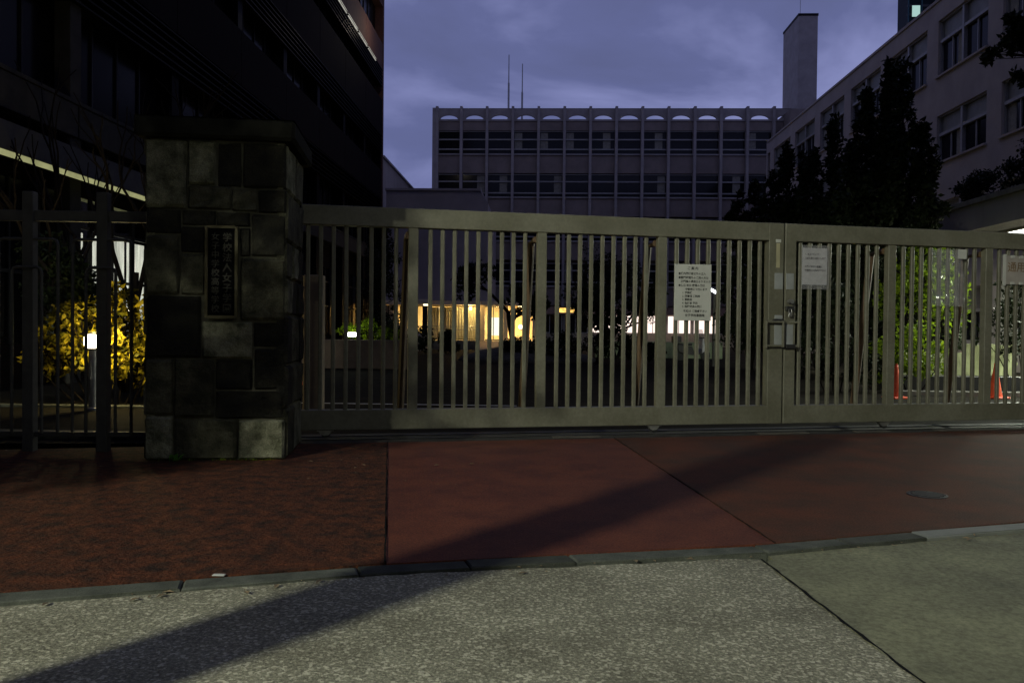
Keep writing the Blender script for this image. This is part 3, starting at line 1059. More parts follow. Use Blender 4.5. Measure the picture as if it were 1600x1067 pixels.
def evergreen(name, label, loc, height, radius, nclump, nleaf, size, m, seed, low=0.12, taper=1.1, group=None, cat='tree', spires=1):
    """trunk with limbs that carry leaf clumps; outline kept ragged"""
    rr = random.Random(seed)
    t = thing(name, label, cat, loc, 0, group)
    tb = MB()
    top = height * 0.93
    pts = [(0.06 * height * 0.1 * math.sin(i * 1.7 + seed), 0.05 * height * 0.1 * math.cos(i * 1.3 + seed), top * i / 6) for i in range(7)]
    r0 = max(0.03, height * 0.017)
    tb.tube(pts, [r0 * (1 - 0.85 * i / 6) for i in range(7)], 8)
    cb = MB()
    for i in range(nclump):
        f = low + (1 - low) * (i + rr.random()) / nclump
        env = radius * min(1.0, (max(0.0, 1 - f) ** (0.55 * taper)) * 1.05 + 0.05) * min(1.0, 0.45 + (f - low) * 3.5)
        a = i * 2.399 + rr.uniform(-0.5, 0.5)
        big = rr.random() < 0.4
        rd = env * (rr.uniform(0.25, 0.7) if big else rr.uniform(0.75, 1.22))
        z = height * f
        c = Vector((math.cos(a) * rd, math.sin(a) * rd, z + rr.uniform(-0.15, 0.15)))
        cr = radius * (rr.uniform(0.26, 0.40) if big else rr.uniform(0.10, 0.20))
        zz = max(0.1, z - rd * 0.5)
        tp = Vector((0, 0, min(zz, top)))
        tb.tube([tp, (tp + c) / 2 + Vector((0, 0, -0.06)), c], [r0 * 0.38 * (1.1 - f), r0 * 0.25 * (1.1 - f), 0.006], 5, False)
        leaves(cb, c, (cr, cr, cr * (1.1 if big else 1.7)), int(nleaf * (1.3 if big else 0.55)), size, rr)
        if rr.random() < 0.5:
            leaves(cb, c * 0.55 + Vector((0, 0, z * 0.45)), (cr * 1.2, cr * 1.2, cr * 1.2), nleaf // 2, size, rr)
    for s in range(spires):
        off = Vector((rr.uniform(-0.28, 0.28), rr.uniform(-0.2, 0.2), 0)) * radius if s else Vector((0, 0, 0))
        for kx_ in range(7):
            leaves(cb, off + Vector((0, 0, height * (0.80 + 0.03 * kx_ - 0.05 * (s > 0)))), (radius * 0.15, radius * 0.15, height * 0.03), nleaf // 3, size, rr)
    tb.build('trunk', M_barkd, t, smooth=True)
    cb.build('crown', m, t)
    return t


def clumpy_tree(name, label, loc, leaders, m, seed, size=0.16, low=0.9, nleaf=85, group=None):
    """several upright leaders, each a ragged cone of small leafy shoots"""
    rr = random.Random(seed)
    t = thing(name, label, 'tree', loc, 0, group)
    tb, cb = MB(), MB()
    hmax = max(l[2] for l in leaders)
    for (dx, dy, h_, r_) in leaders:
        tb.tube([(0, 0, -0.02), (dx * 0.35, dy * 0.35, h_ * 0.25), (dx, dy, h_ * 0.6), (dx, dy, h_ * 0.97)], [hmax * 0.017, hmax * 0.013, hmax * 0.007, 0.012], 7)
        n_ = int(20 + h_ * r_ * 9)
        for i in range(n_):
            f = (i + rr.random()) / n_
            z = low + (h_ - low) * f
            env = r_ * (1 - f) ** 0.7 + 0.06
            a = i * 2.399 + rr.uniform(-0.7, 0.7)
            rd = env * (rr.uniform(0.2, 0.8) if rr.random() < 0.45 else rr.uniform(0.8, 1.35))
            c = Vector((dx + math.cos(a) * rd, dy + math.sin(a) * rd, z + rr.uniform(-0.1, 0.15)))
            sr = rr.uniform(0.10, 0.24) * (0.65 + 0.6 * (1 - f))
            s_ = Vector((dx, dy, max(0.3, z - rd * 0.6)))
            tb.tube([s_, (s_ + c) / 2, c], [0.02, 0.014, 0.006], 4, False)
            up_ = rr.uniform(1.0, 2.2)
            leaves(cb, c, (sr, sr, sr * up_), int(nleaf * rr.uniform(0.5, 1.3)), size, rr, shell=0.2)
    tb.build('trunk', M_barkd, t, smooth=True)
    cb.build('crown', m, t)
    return t


def bush(name, label, loc, blobs, nleaf, size, m, seed, cat='bush', group=None):
    rr = random.Random(seed)
    t = thing(name, label, cat, loc, 0, group)
    sb = MB()
    cb = MB()
    for (x, y, z, rx, ry, rz) in blobs:
        nc = 9
        for _ in range(nc):
            a, e_ = rr.uniform(0, 6.28), rr.uniform(-0.9, 1.4)
            q = Vector((x + math.cos(a) * math.cos(e_) * rx * 0.72, y + math.sin(a) * math.cos(e_) * ry * 0.72, z + math.sin(e_) * rz * 0.72))
            sb.tube([(x * 0.5, y * 0.5, 0.0), (x, y, z * 0.6), q], [0.016, 0.011, 0.005], 5, False)
            leaves(cb, q, (rx * 0.42, ry * 0.42, rz * 0.42), nleaf // nc, size, rr)
    sb.build('stems', M_barkd, t)
    cb.build('foliage', m, t)
    return t


def bare_tree(name, label, loc, height, seed, spread=0.5, stems=1, m=None, depth=5, r0=None, cat='tree', group=None, twig_leaves=0, leafm=None, lsize=0.1):
    rr = random.Random(seed)
    t = thing(name, label, cat, loc, 0, group)
    tb = MB()
    lb = MB()

    def grow(p, d, l, r, lv):
        n = 3
        pts = [p]
        dd = d.copy()
        for i in range(n):
            dd = (dd + Vector((rr.gauss(0, 0.12), rr.gauss(0, 0.12), rr.gauss(0, 0.06) + 0.04))).normalized()
            pts.append(pts[-1] + dd * l / n)
        tb.tube(pts, [r * (1 - 0.3 * i / n) for i in range(n + 1)], 6 if lv < 3 else 4, False)
        if twig_leaves and lv >= depth - 2:
            leaves(lb, pts[-1], (l * 0.5,) * 3, twig_leaves, lsize, rr)
        if lv >= depth:
            return
        for _ in range(rr.choice((2, 2, 3))):
            ax = Vector((rr.gauss(0, 1), rr.gauss(0, 1), rr.gauss(0, 0.5) + 0.25)).normalized()
            nd = (dd * (1 - spread) + ax * spread).normalized()
            start = pts[rr.choice((2, 3, 3))]
            grow(start, nd, l * rr.uniform(0.62, 0.86), r * 0.62, lv + 1)

    for s in range(stems):
        a = s * 2.4 + seed
        d = Vector((math.cos(a) * 0.28, math.sin(a) * 0.28, 1)).normalized() if stems > 1 else Vector((0, 0, 1))
        grow(Vector((math.cos(a) * 0.06 * (stems > 1), math.sin(a) * 0.06 * (stems > 1), -0.02)), d, height * 0.34, (r0 or height * 0.022), 0)
    tb.build('trunk', m or M_barkd, t, smooth=True)
    if twig_leaves:
        lb.build('crown', leafm or M_leafd, t)
    return t


# lit bush and bollard lamp behind the fence
bl = thing('bollard_lamp', 'glowing square bollard lamp in front of the yellow lit bush', 'garden lamp', (-6.74, 11.75, 0.02))
MB().lathe([(0.10, 0.0), (0.10, 0.03), (0.058, 0.05), (0.055, 0.90), (0.07, 0.93)], 16).build('post', M_steel, bl)
MB().box(-0.105, 0.105, -0.105, 0.105, 0.935, 1.14, 0.045).build('lens', emit('bollard_glow', (1.0, 0.86, 0.58), 8.0), bl)
MB().box(-0.12, 0.12, -0.12, 0.12, 1.142, 1.17, 0.008).build('cap', M_dark, bl)
light('bollard_light', 'POINT', (0, 0.05, 1.25), 40, (1.0, 0.80, 0.34), bl, 0.06)
light('bollard_light', 'POINT', (0, 0.20, 1.05), 125, (1.0, 0.80, 0.34), bl, 0.05)
bush('lit_bush', 'yellow green bush lit by the bollard lamp behind the fence', (-6.95, 12.75, 0.0),
     [(-0.3, -0.2, 1.2, 0.45, 0.35, 0.55), (0.15, -0.25, 0.9, 0.45, 0.3, 0.5), (-0.85, 0.1, 1.2, 0.32, 0.4, 0.5), (-1.25, 0.0, 0.9, 0.3, 0.3, 0.4), (0.05, 0.2, 1.5, 0.4, 0.4, 0.5), (0.62, -0.05, 1.2, 0.36, 0.4, 0.6), (0.3, 0.3, 1.0, 0.6, 0.3, 0.8), (-0.25, -0.1, 0.6, 0.5, 0.4, 0.45), (0.35, 0, 0.6, 0.5, 0.4, 0.45), (0.95, 0.1, 0.9, 0.35, 0.35, 0.5), (-1.0, 0.1, 0.75, 0.35, 0.35, 0.4)], 330, 0.115, M_leafy, 21)
bush('dark_hedge', 'dark shrub mass above and behind the lit bush', (-7.4, 14.0, 0.0),
     [(-1.2, 0, 1.9, 0.8, 0.5, 0.55), (-0.9, 0.1, 1.9, 0.7, 0.5, 0.5), (0.35, 0.2, 1.5, 0.6, 0.5, 0.4), (-0.6, 0, 1.2, 0.9, 0.5, 0.6), (0.7, 0.3, 1.1, 0.6, 0.5, 0.7), (-1.6, 0.2, 2.6, 0.6, 0.5, 0.35)], 900, 0.10, M_leafd, 22)
bare_tree('bare_tree', 'bare multi stemmed dark tree rising behind the fence', (-8.0, 15.2, 0.0), 7.0, 5, 0.32, 5, M_barkd, 4, 0.085)

# ------------------------------------------------------------------ left building
XL = -10.2
lb_ = thing('brick_block', 'tall dark brick block with sunshade slats and lit ground floor at left', 'building', (XL, 0, 0))
Y0, Y1 = 3.0, 50.8
ZL = 27.0
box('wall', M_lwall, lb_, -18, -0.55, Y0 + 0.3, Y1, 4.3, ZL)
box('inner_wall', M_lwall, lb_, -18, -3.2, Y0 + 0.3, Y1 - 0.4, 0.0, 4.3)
box('end_wall', M_lred, lb_, -18, 0.0, Y1 - 0.35, Y1 + 0.002, 0.0, ZL)
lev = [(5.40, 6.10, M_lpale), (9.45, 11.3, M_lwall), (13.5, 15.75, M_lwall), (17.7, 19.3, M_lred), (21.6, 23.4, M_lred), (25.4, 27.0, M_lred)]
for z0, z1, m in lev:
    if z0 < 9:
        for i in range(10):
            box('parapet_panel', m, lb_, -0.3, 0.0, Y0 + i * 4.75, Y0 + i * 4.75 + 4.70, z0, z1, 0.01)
    else:
        y = Y0
        while y < Y1 - 0.4:
            box('spandrel_panel', m, lb_, -0.5, -0.02, y, min(y + 4.73, Y1 - 0.36), z0, z1, 0.01)
            y += 4.75
box('handrail', M_lpale, lb_, -0.06, 0.02, Y0, Y1 - 1, 6.12, 6.2)
for z0, z1 in ((6.2, 9.45), (11.3, 13.5), (15.75, 17.7), (19.3, 21.6)):
    for i in range(10):
        y = Y0 + i * 4.75
        w = MB().box(-0.56, -0.40, y + 0.1, y + 0.2, z0, z1)
        w.box(-0.545, -0.45, y + 0.15, y + 4.7, z0, z0 + 0.08)
        for j in range(1, 4):
            w.box(-0.54, -0.46, y + 0.2 + j * 1.1 - 0.03, y + 0.2 + j * 1.1 + 0.03, z0, z1)
        wo = w.build('window', M_framed, lb_)
        box('pane', M_paneb, wo, -0.53, -0.51, y + 0.2, y + 4.7, z0 + 0.02, z1 - 0.02)
        if (i * 7 + int(z0)) % 5 == 0:
            box('blind', M_lpale, wo, -0.505, -0.50, y + 0.3, y + 1.3, z0 + 0.1, z1 - 0.1)
for z0 in (13.5, 9.45, 17.65):
    for j in range(6):
        z = z0 - 0.12 - j * 0.20
        MB().box(-0.35, 0.06, Y0, Y1 - 0.6, z - 0.02, z + 0.025).build('sunshade_slat', M_lslat, lb_)
for i in range(11):
    y = Y0 + i * 4.75 - 0.3 + 0.05
    box('column', M_lpale if i in (3, ) else M_lslat, lb_, -0.42, -0.06, y, y + 0.42, 0.0, 13.4, 0.01)
# first-floor canopy: fascia; its lit lower edge is a faintly glowing strip, no lamp
box('canopy_slab', M_lpale, lb_, -2.2, 0.25, Y0, 30, 4.62, 5.0, 0.01)
box('canopy_edge', mat('weathered_fascia', (0.02, 0.02, 0.019), rough=0.8, var=0.3, scale=4), lb_, 0.255, 0.30, Y0, 30, 4.53, 5.06)
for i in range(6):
    box('edge_glow_strip', emit('edge_glow', (0.80, 0.80, 0.38), 0.36, 0.3, 2.0), lb_, 0.17, 0.252, 10 + i * 2.4, 12.36 + i * 2.4, 4.44, 4.53)
box('ground_floor_wall', M_lwall, lb_, -2.3, -0.6, Y0, Y1 - 0.4, 0.0, 0.9)
# ground floor glazing: one lit bay with drawn white curtains
for i in range(16):
    y = Y0 + i * 2.95
    lit = i in (5, 6)
    w = MB()
    for a in (0.0, 0.96, 1.92, 2.88):
        w.box(-0.66, -0.58, y + a, y + a + 0.06, 0.9, 4.3)
    w.box(-0.655, -0.585, y, y + 2.94, 3.55, 3.63)
    w.box(-0.655, -0.585, y, y + 2.94, 2.35, 2.42)
    wo = w.build('window', M_framed, lb_)
    box('pane', M_glass if lit else M_paneb, wo, -0.63, -0.62, y + 0.03, y + 2.92, 0.92, 4.28)
    if lit:
        cu = MB()
        n = 60
        for seg in ((0.1, 1.0), (1.25, 2.0), (2.15, 2.9)):
            vs, fs = [], []
            for j in range(n + 1):
                yy = y + seg[0] + (seg[1] - seg[0]) * j / n
                xx = -0.82 + 0.035 * math.sin(j * 0.95)
                vs += [(xx, yy, 1.0), (xx, yy, 3.5)]
            fs = [(2 * j, 2 * j + 2, 2 * j + 3, 2 * j + 1) for j in range(n)]
            cu.add(vs, fs)
        cu.build('curtain', emit('curtain_glow', (1.0, 0.96, 0.76), 0.85, 0.55, 1.6, (1, 5, 0.5)), wo, smooth=True)
# lit terrace strips up high at the far end
for i in range(5):
    box('terrace_light', emit('terrace_glow', (0.95, 0.92, 0.80), 0.42, 0.4, 1.5), lb_, 0.0, 0.05, 36.5 + i * 2.4, 38.6 + i * 2.4, 17.48, 17.62)
light('terrace_lamp', 'POINT', (1.6, 46.0, 18.6), 110, (1.0, 0.88, 0.70), lb_, 0.2)
box('exit_lamp', emit('exit_glow', (0.35, 0.75, 0.6), 0.45), lb_, -0.42, -0.36, 14.72, 14.86, 6.30, 6.55)

# ------------------------------------------------------------------ back building
bb = thing('school_block', 'long fronto facing school block with vertical fins and arched parapet', 'building', (0, 66, 0))
BX0, BP = -8.87, 2.127
NB = 16
BX1 = BX0 + NB * BP
box('core_wall', M_bwall, bb, BX0 - 0.15, BX1, 0.45, 14, 0.0, 18.5)
box('end_wall', M_bfin, bb, BX0 - 0.26, BX0 - 0.002, -0.28, 14.1, 0.0, 19.5)
fin_me = MB().box(-0.11, 0.11, -0.34, 0.44, 3.2, 19.62, 0.012).mesh('fin', M_bfin)
for i in range(NB + 1):
    link('fin', fin_me, bb, (BX0 + i * BP + (0.12 if i == 0 else 0), 0, 0))
w0 = BP - 0.22


def win_mesh(h, tr):
    b = MB()
    x0, x1 = 0.0, w0
    b.box(x0, x1, 0.10, 0.20, 0.0, 0.07)
    b.box(x0, x1, 0.10, 0.20, h - 0.05, h)
    for z in tr:
        b.box(x0, x1, 0.09, 0.17, z - 0.055, z + 0.055)
    return b.mesh('window', M_frame)


rows = [(15.76, 17.66, (0.42, 1.22)), (12.22, 14.12, (0.36, 1.30)), (8.62, 10.5, (0.36, 1.30)), (4.9, 6.8, (0.36, 1.30))]
sill_me = MB().box(0, w0, -0.10, 0.30, -0.09, -0.005).mesh('sill', M_bfin)
rb_ = random.Random(44)
for z0, z1, tr in rows:
    wm_ = win_mesh(z1 - z0, tr)
    pn_ = MB().box(0.0, w0, 0.205, 0.215, 0.03, z1 - z0 - 0.02).mesh('pane', M_pane)
    cu_ = MB().box(0.0, 0.62, 0.196, 0.202, 0.45, z1 - z0 - 0.1).mesh('curtain', M_curt)
    sp_ = MB().box(0.0, w0, 0.02, 0.44, 0.0, 1.46, 0.008).mesh('spandrel_panel', M_bwall)
    for i in range(NB):
        x = BX0 + i * BP + 0.11
        w = link('window', wm_, bb, (x, 0, z0))
        link('pane', pn_, w)
        link('sill', sill_me, w)
        if rb_.random() < 0.33:
            link('curtain', cu_, w, (rb_.choice((0.05, w0 - 0.7, w0 * 0.5)), 0, 0))
        link('spandrel_panel', sp_, bb, (x, 0, z0 - 0.10 - 1.46))
tp_ = MB().box(0.0, w0, 0.02, 0.44, 17.70, 18.46, 0.008).mesh('spandrel_panel', M_bwall)
for i in range(NB):
    link('spandrel_panel', tp_, bb, (BX0 + i * BP + 0.11, 0, 0))
# parapet with an arched opening in each bay
ar = MB()
n = 14
a_, bz = 0.74, 0.36
zb0, zb1 = 18.62, 19.5
up = [(w0 / 2 - a_ * math.cos(math.pi * j / n), zb0 + bz * math.sin(math.pi * j / n)) for j in range(n + 1)]
for y, fl in ((0.0, False), (0.22, True)):
    vs = [(0, y, zb0), (0, y, zb1)] + [(x, y, z) for x, z in up] + [(x, y, zb1) for x, z in up] + [(w0, y, zb0), (w0, y, zb1)]
    k = 2
    fs = [(0, k, k + n + 1, 1)]
    fs += [(k + j, k + j + 1, k + n + 2 + j, k + n + 1 + j) for j in range(n)]
    fs += [(k + n, k + 2 * n + 2, k + 2 * n + 3, k + 2 * n + 1)]
    ar.add(vs, [f if not fl else f[::-1] for f in fs])
kk = len(ar.v) // 2
for j in range(n):
    ar.f.append((2 + j, kk + 2 + j, kk + 3 + j, 3 + j))
ar.box(0, w0, -0.02, 0.24, zb1, zb1 + 0.03)
ar.box(0, w0, -0.05, 0.40, 18.47, zb0)
arm = ar.mesh('parapet_arch', M_bfin)
for i in range(NB):
    link('parapet_arch', arm, bb, (BX0 + i * BP + 0.11, 0, 0))
box('roof_hut', M_bwall, bb, -4.6, -1.0, 5, 9, 18.5, 19.35)
# ground floor: pale plinth and a lit row of windows
for i in range(NB):
    x = BX0 + i * BP
    if 4 <= i < 12:
        f_ = MB().box(x + 0.1, x + 0.2, 0.14, 0.3, 1.1, 2.55)
        f_.box(x + 2.03, x + 2.127, 0.14, 0.3, 1.1, 2.55)
        f_.box(x + 1.05, x + 1.11, 0.14, 0.3, 1.1, 2.55)
        f_.box(x + 0.1, x + 2.127, 0.12, 0.3, 1.02, 1.1)
        fo_ = f_.build('window', M_frame, bb)
        if i in (7, 8, 9, 10):
            box('pane', emit('lit_pane', (1.0, 0.80, 0.70), 1.5, 0.3, 1.5), fo_, x + 0.15, x + 2.1, 0.20, 0.22, 1.12, 2.5)
        elif i == 6:
            box('pane', emit('lit_pane', (1.0, 0.80, 0.70), 1.5), fo_, x + 0.15, x + 2.1, 0.20, 0.22, 1.12, 2.5)
        else:
            box('pane', M_pane, fo_, x + 0.15, x + 2.1, 0.20, 0.22, 1.12, 2.5)
box('plinth', mat('tan_plinth', (0.33, 0.28, 0.20), var=0.15), bb, -4, 22, 0.0, 0.4, 0.0, 1.0)
box('lintel_band', M_pink, bb, -4, 22, -0.1, 0.4, 2.6, 3.2)
light('window_spill', 'AREA', (10.2, -0.3, 2.5), 160, (1.0, 0.82, 0.72), bb, size=(7, 0.3), rot=(R(-50), 0, 0))
for x, z in ((-2.87, 25.3), (-1.75, 24.5)):
    MB().tube([(x * 1.06, 4.0, 18.5), (x * 1.06, 4.0, z - 2.5), (x * 1.06, 4.0, z - 2.4), (x * 1.06, 4.0, z)], [0.09, 0.085, 0.05, 0.04], 8).build('roof_mast', M_steel, bb)

# chimney-like tower behind
tw = thing('roof_tower', 'slim square concrete tower standing up behind the roofs', 'tower', (20.2, 64.4, 0))
box('shaft', M_bfin, tw, 0, 1.5, 0, 4.0, 14.0, 26.4)
box('cap', M_framed, tw, -0.04, 1.54, -0.04, 4.04, 26.4, 26.58)
MB().tube([(0.2, 0.3, 26.7), (0.2, 0.3, 29.5)], 0.02, 6).build('rod', M_steel, tw)
box('base', M_bwall, tw, -0.6, 1.9, -0.2, 4.6, 14.0, 19.0)

# ------------------------------------------------------------------ right wing
XR = 16.3
rw = thing('right_wing', 'pale rendered wing with rows of grouped windows receding at right', 'building', (XR, 0, 0))
WP = 4.65
RY0, RY1 = 2.15, 58.6
WIN_Y = [30.05 + WP * k for k in range(-6, 7)]
WW = 3.70
WROWS = [(11.9, 14.2, 1.42), (8.33, 10.27, 1.15), (4.75, 6.7, 1.15), (1.0, 3.1, 1.2)]
# wall built as piers and bands so the windows are real openings
zs = [0.0]
for z0, z1, t_ in sorted(WROWS):
    zs += [z0, z1]
zs.append(15.0)
wl = MB()
for i in range(0, len(zs), 2):
    wl.box(0.0, 0.35, RY0, RY1, zs[i], zs[i + 1])
wl.build('wall', M_rwall, rw)
edges = [RY0] + [v for y in WIN_Y for v in (y, y + WW)] + [RY1]
for z0, z1, t_ in WROWS:
    for i in range(0, len(edges), 2):
        if edges[i + 1] - edges[i] > 0.01:
            box('pier', M_rwall, rw, 0.002, 0.35, edges[i], edges[i + 1], z0, z1)
box('core', M_rwall, rw, 1.0, 12.0, RY0, RY1, 0.0, 14.6)
box('parapet_cap', M_rwall, rw, -0.06, 0.42, RY0 - 0.02, RY1 + 0.05, 15.0, 15.12)
box('end_wall', M_rwall, rw, 0.0, 12.0, RY1, RY1 + 0.3, 0, 15.0)
box('near_end_wall', M_rwall, rw, 0.0, 12.0, RY0 - 0.3, RY0, 0, 15.0)
box('floor_slab', M_rwall, rw, 0.35, 1.0, RY0, RY1, 14.3, 14.6)
rr_ = random.Random(81)
for ri, (z0, z1, t_) in enumerate(WROWS):
    H_ = z1 - z0
    f = MB()
    f.box(0.10, 0.20, 0, 0.07, 0, H_)
    f.box(0.10, 0.20, WW - 0.07, WW, 0, H_)
    f.box(0.10, 0.20, 0.07, WW - 0.07, 0, 0.07)
    f.box(0.10, 0.20, 0.07, WW - 0.07, H_ - 0.06, H_)
    f.box(0.06, 0.20, 0.07, WW - 0.07, t_ - 0.06, t_ + 0.06)
    f.box(0.05, 0.20, WW / 2 - 0.07, WW / 2 + 0.07, 0.07, H_ - 0.06)
    f.box(0.13, 0.18, WW * 0.25 - 0.03, WW * 0.25 + 0.03, 0.07, t_ - 0.06)
    f.box(0.13, 0.18, WW * 0.75 - 0.03, WW * 0.75 + 0.03, 0.07, t_ - 0.06)
    fm = f.mesh('window', M_frame)
    pu = MB().box(0.205, 0.215, 0.06, WW - 0.06, t_ + 0.03, H_ - 0.04).mesh('upper_pane', M_frost)
    plw = MB().box(0.205, 0.215, 0.06, WW - 0.06, 0.05, t_ + 0.028).mesh('lower_pane', M_pane)
    cu2 = MB().box(0.19, 0.20, 0.0, 0.5, 0.1, t_ - 0.08).mesh('curtain', M_curt)
    si = MB().box(-0.10, 0.2, -0.05, WW + 0.05, -0.08, -0.003).mesh('sill', M_rwall)
    for y in WIN_Y:
        if y + WW > RY1 or y < RY0:
            continue
        w = link('window', fm, rw, (0, y, z0))
        link('upper_pane', pu, w)
        link('lower_pane', plw, w)
        link('sill', si, w)
        for q in (0.10, WW * 0.5 + 0.1, WW - 0.6):
            if rr_.random() < 0.5:
                link('curtain', cu2, w, (0, q, 0))

# entrance canopy in front of the wing
XC = 12.5
cn = thing('entrance_canopy', 'flat grey entrance canopy with a bright strip light beneath, at right', 'canopy', (XC, 0, 0))
box('coping', M_conc, cn, -0.08, 3.75, 9.9, 26.5, 5.05, 5.20, 0.01)
M_fas = mat('fascia', (0.12, 0.115, 0.115), rough=0.75, var=0.1, scale=1.5)
for i in range(5):
    box('fascia_panel', M_fas, cn, 0.0, 0.12, 10.0 + i * 3.28, 13.26 + i * 3.28, 4.32, 5.048)
box('end_fascia', M_fas, cn, 0.121, 3.75, 26.28, 26.4, 4.32, 5.048)
box('soffit', M_conc, cn, 0.121, 3.78, 10, 26.2, 4.36, 4.50)
for yy in (12.0, 16.0, 25.6):
    MB().tube([(2.95, yy, -0.01), (2.95, yy, 4.36)], 0.16, 14).build('column', M_conc, cn)
for yy in (12.2, 16.4, 20.6):
    box('lamp_housing', M_white, cn, 1.15, 1.95, yy - 0.1, yy + 3.8, 4.29, 4.358, 0.006)
    box('lamp_tube', emit('canopy_glow', (0.97, 0.98, 0.90), 9.0), cn, 1.2, 1.9, yy, yy + 3.7, 4.262, 4.288)
light('canopy_light', 'AREA', (1.55, 20.5, 4.22), 3200, (0.93, 1.0, 0.80), cn, size=(0.3, 5.0))
light('canopy_light', 'AREA', (1.55, 14.2, 4.22), 500, (0.95, 1.0, 0.86), cn, size=(0.3, 4.0))

for (x, y, s, sd, lab) in ((13.0, 24.6, 1.1, 1, 'low dark shrub on the canopy roof nearest its far corner'), (13.1, 22.4, 1.6, 2, 'taller ragged dark shrub in the middle of the canopy roof'), (13.3, 20.3, 2.1, 3, 'largest dark shrub on the canopy roof, at the right edge')):
    bush('roof_shrub', lab, (x, y, 5.2), [(0, -0.4, 0.35 * s, 0.5 * s, 0.7, 0.4 * s), (0.1, 0.5, 0.3 * s, 0.5 * s, 0.7, 0.35 * s), (0.2, 0.0, 0.6 * s, 0.4 * s, 0.5, 0.35 * s)], 700, 0.11, M_leafd, 50 + sd, 'shrub', 'shrubs on the canopy roof')
tag(MB().box(13.0, 13.35, 21.2, 21.55, 5.2, 5.75, 0.01).build('planter_box', M_fas), 'small pale grey box among the shrubs on the canopy roof', 'planter')

# ------------------------------------------------------------------ annex and hall at the back left
an = thing('annex', 'pale plain annex wall running back beyond the brick block', 'building', (-11.25, 56.0, 0))
box('wall', M_annex, an, -9, 0, 0, 14.5, 0, 13.3)
box('eaves', M_bfin, an, -9, 0.12, -0.1, 14.6, 13.3, 13.45)
box('downpipe', M_framed, an, 0.003, 0.10, 2.2, 2.32, 0, 9.5)
hl = thing('hall', 'low hall with a blank violet grey upper wall over a lit warm lobby', 'building', (0, 50.0, 0))
MB().extrude_xz([(-9.95, 3.05), (-3.45, 3.05), (-3.45, 9.3), (-3.95, 10.05), (-9.95, 10.05)], 0.6, 10).build('upper_wall', M_hall, hl)
MB().extrude_xz([(-10.0, 10.052), (-3.9, 10.052), (-3.9, 10.2), (-10.0, 10.2)], 0.5, 10.1).build('roof_edge', M_hall, hl)
box('floor_slab', M_conc, hl, -10.0, 0.0, -0.8, 6.0, 0.0, 0.58)
box('lobby_roof', M_warmw, hl, -10.0, 0.0, -0.6, 6.0, 2.78, 3.04)
box('back_wall', M_warmw, hl, -10.0, 0.0, 3.6, 3.8, 0.58, 2.78)
box('side_wall', M_warmw, hl, -0.2, 0.0, 0.2, 3.6, 0.58, 2.78)
for x in (-9.4, -7.25, -3.65, -2.2, -0.4):
    box('column', M_warmw, hl, x - 0.14, x + 0.14, -0.35, -0.07, 0.58, 2.78, 0.01)
for i in range(8):
    x = -8.9 + i * 0.84
    if x > -2.4:
        break
    w = MB().box(x, x + 0.05, 0.0, 0.08, 0.6, 2.76)
    w.box(x + 0.05, x + 0.84, 0.0, 0.08, 0.6, 0.66)
    w.box(x + 0.05, x + 0.84, 0.0, 0.08, 2.70, 2.76)
    wo = w.build('window', M_framed, hl)
    box('pane', M_glass, wo, x + 0.05, x + 0.84, 0.035, 0.045, 0.66, 2.70)
    if i in (2, 3, 4, 5):
        vs = []
        n = 24
        for j in range(n + 1):
            xx = x + 0.08 + 0.72 * j / n
            yy = 0.35 + 0.05 * math.sin(j * 1.1)
            vs += [(xx, yy, 0.62), (xx, yy, 2.66)]
        MB().add(vs, [(2 * j, 2 * j + 2, 2 * j + 3, 2 * j + 1) for j in range(n)]).build('curtain', mat('lobby_curtain', (0.75, 0.66, 0.45), rough=0.9, var=0.1), wo, smooth=True)
box('lit_doorway', emit('door_glow', (1.0, 0.88, 0.62), 2.2), hl, -3.15, -2.55, 0.9, 0.95, 0.9, 2.05)
for i in range(4):
    box('step', M_warmw, hl, -3.9, -2.5, -2.0 + i * 0.3, -1.7 + i * 0.3 - 0.002, 0.0, 0.145 * (i + 1) - 0.02)
rl = MB()
for z in (1.25, 1.45):
    rl.tube([(-9.8, -0.75, z), (-4.0, -0.75, z)], 0.022, 6)
for x in (-9.8, -8.4, -7.0, -5.6, -4.0):
    rl.tube([(x, -0.75, 0.57), (x, -0.75, 1.46)], 0.022, 6)
rl.build('railing', M_steel, hl)
for x in (-8.2, -6.3, -4.6, -2.9, -1.2):
    box('ceiling_lamp', emit('lobby_glow', (1.0, 0.84, 0.52), 7.0), hl, x - 0.25, x + 0.25, 0.7, 1.0, 2.74, 2.778)
light('lobby_light', 'AREA', (-5.6, 0.9, 2.70), 800, (1.0, 0.66, 0.24), hl, size=(7.5, 0.6), rot=(R(25), 0, 0))
light('lobby_light', 'AREA', (-1.6, 0.2, 2.70), 420, (1.0, 0.64, 0.24), hl, size=(3.0, 0.5))
light('porch_light', 'POINT', (-4.5, -0.45, 2.6), 160, (1.0, 0.66, 0.24), hl, 0.08)

# porch lamp on a post, left of the lobby
pl_ = thing('porch_lamp', 'small hooded lamp on a pale post left of the lit lobby', 'lamp', (-6.95, 46.5, 0))
box('post', M_lpale, pl_, 0.0, 0.26, 0, 0.26, 0, 2.62)
box('hood', M_warmw, pl_, -0.75, 0.35, -0.1, 0.4, 2.74, 3.0, 0.02)
box('bulb', emit('porch_glow', (1.0, 0.85, 0.55), 3.0), pl_, -0.72, -0.5, 0.0, 0.2, 2.64, 2.73)
box('bulb', emit('porch_glow', (1.0, 0.85, 0.55), 3.0), pl_, 0.05, 0.3, 0.0, 0.2, 2.64, 2.73)
# ramp wall left of the lobby
tag(MB().extrude_xz([(-9.6, 0), (-6.6, 0), (-6.6, 0.9), (-9.6, 2.0)], 46.0, 46.25).build('ramp_wall', M_warmw), 'sloping cream ramp wall at the left end of the lit lobby', 'wall')

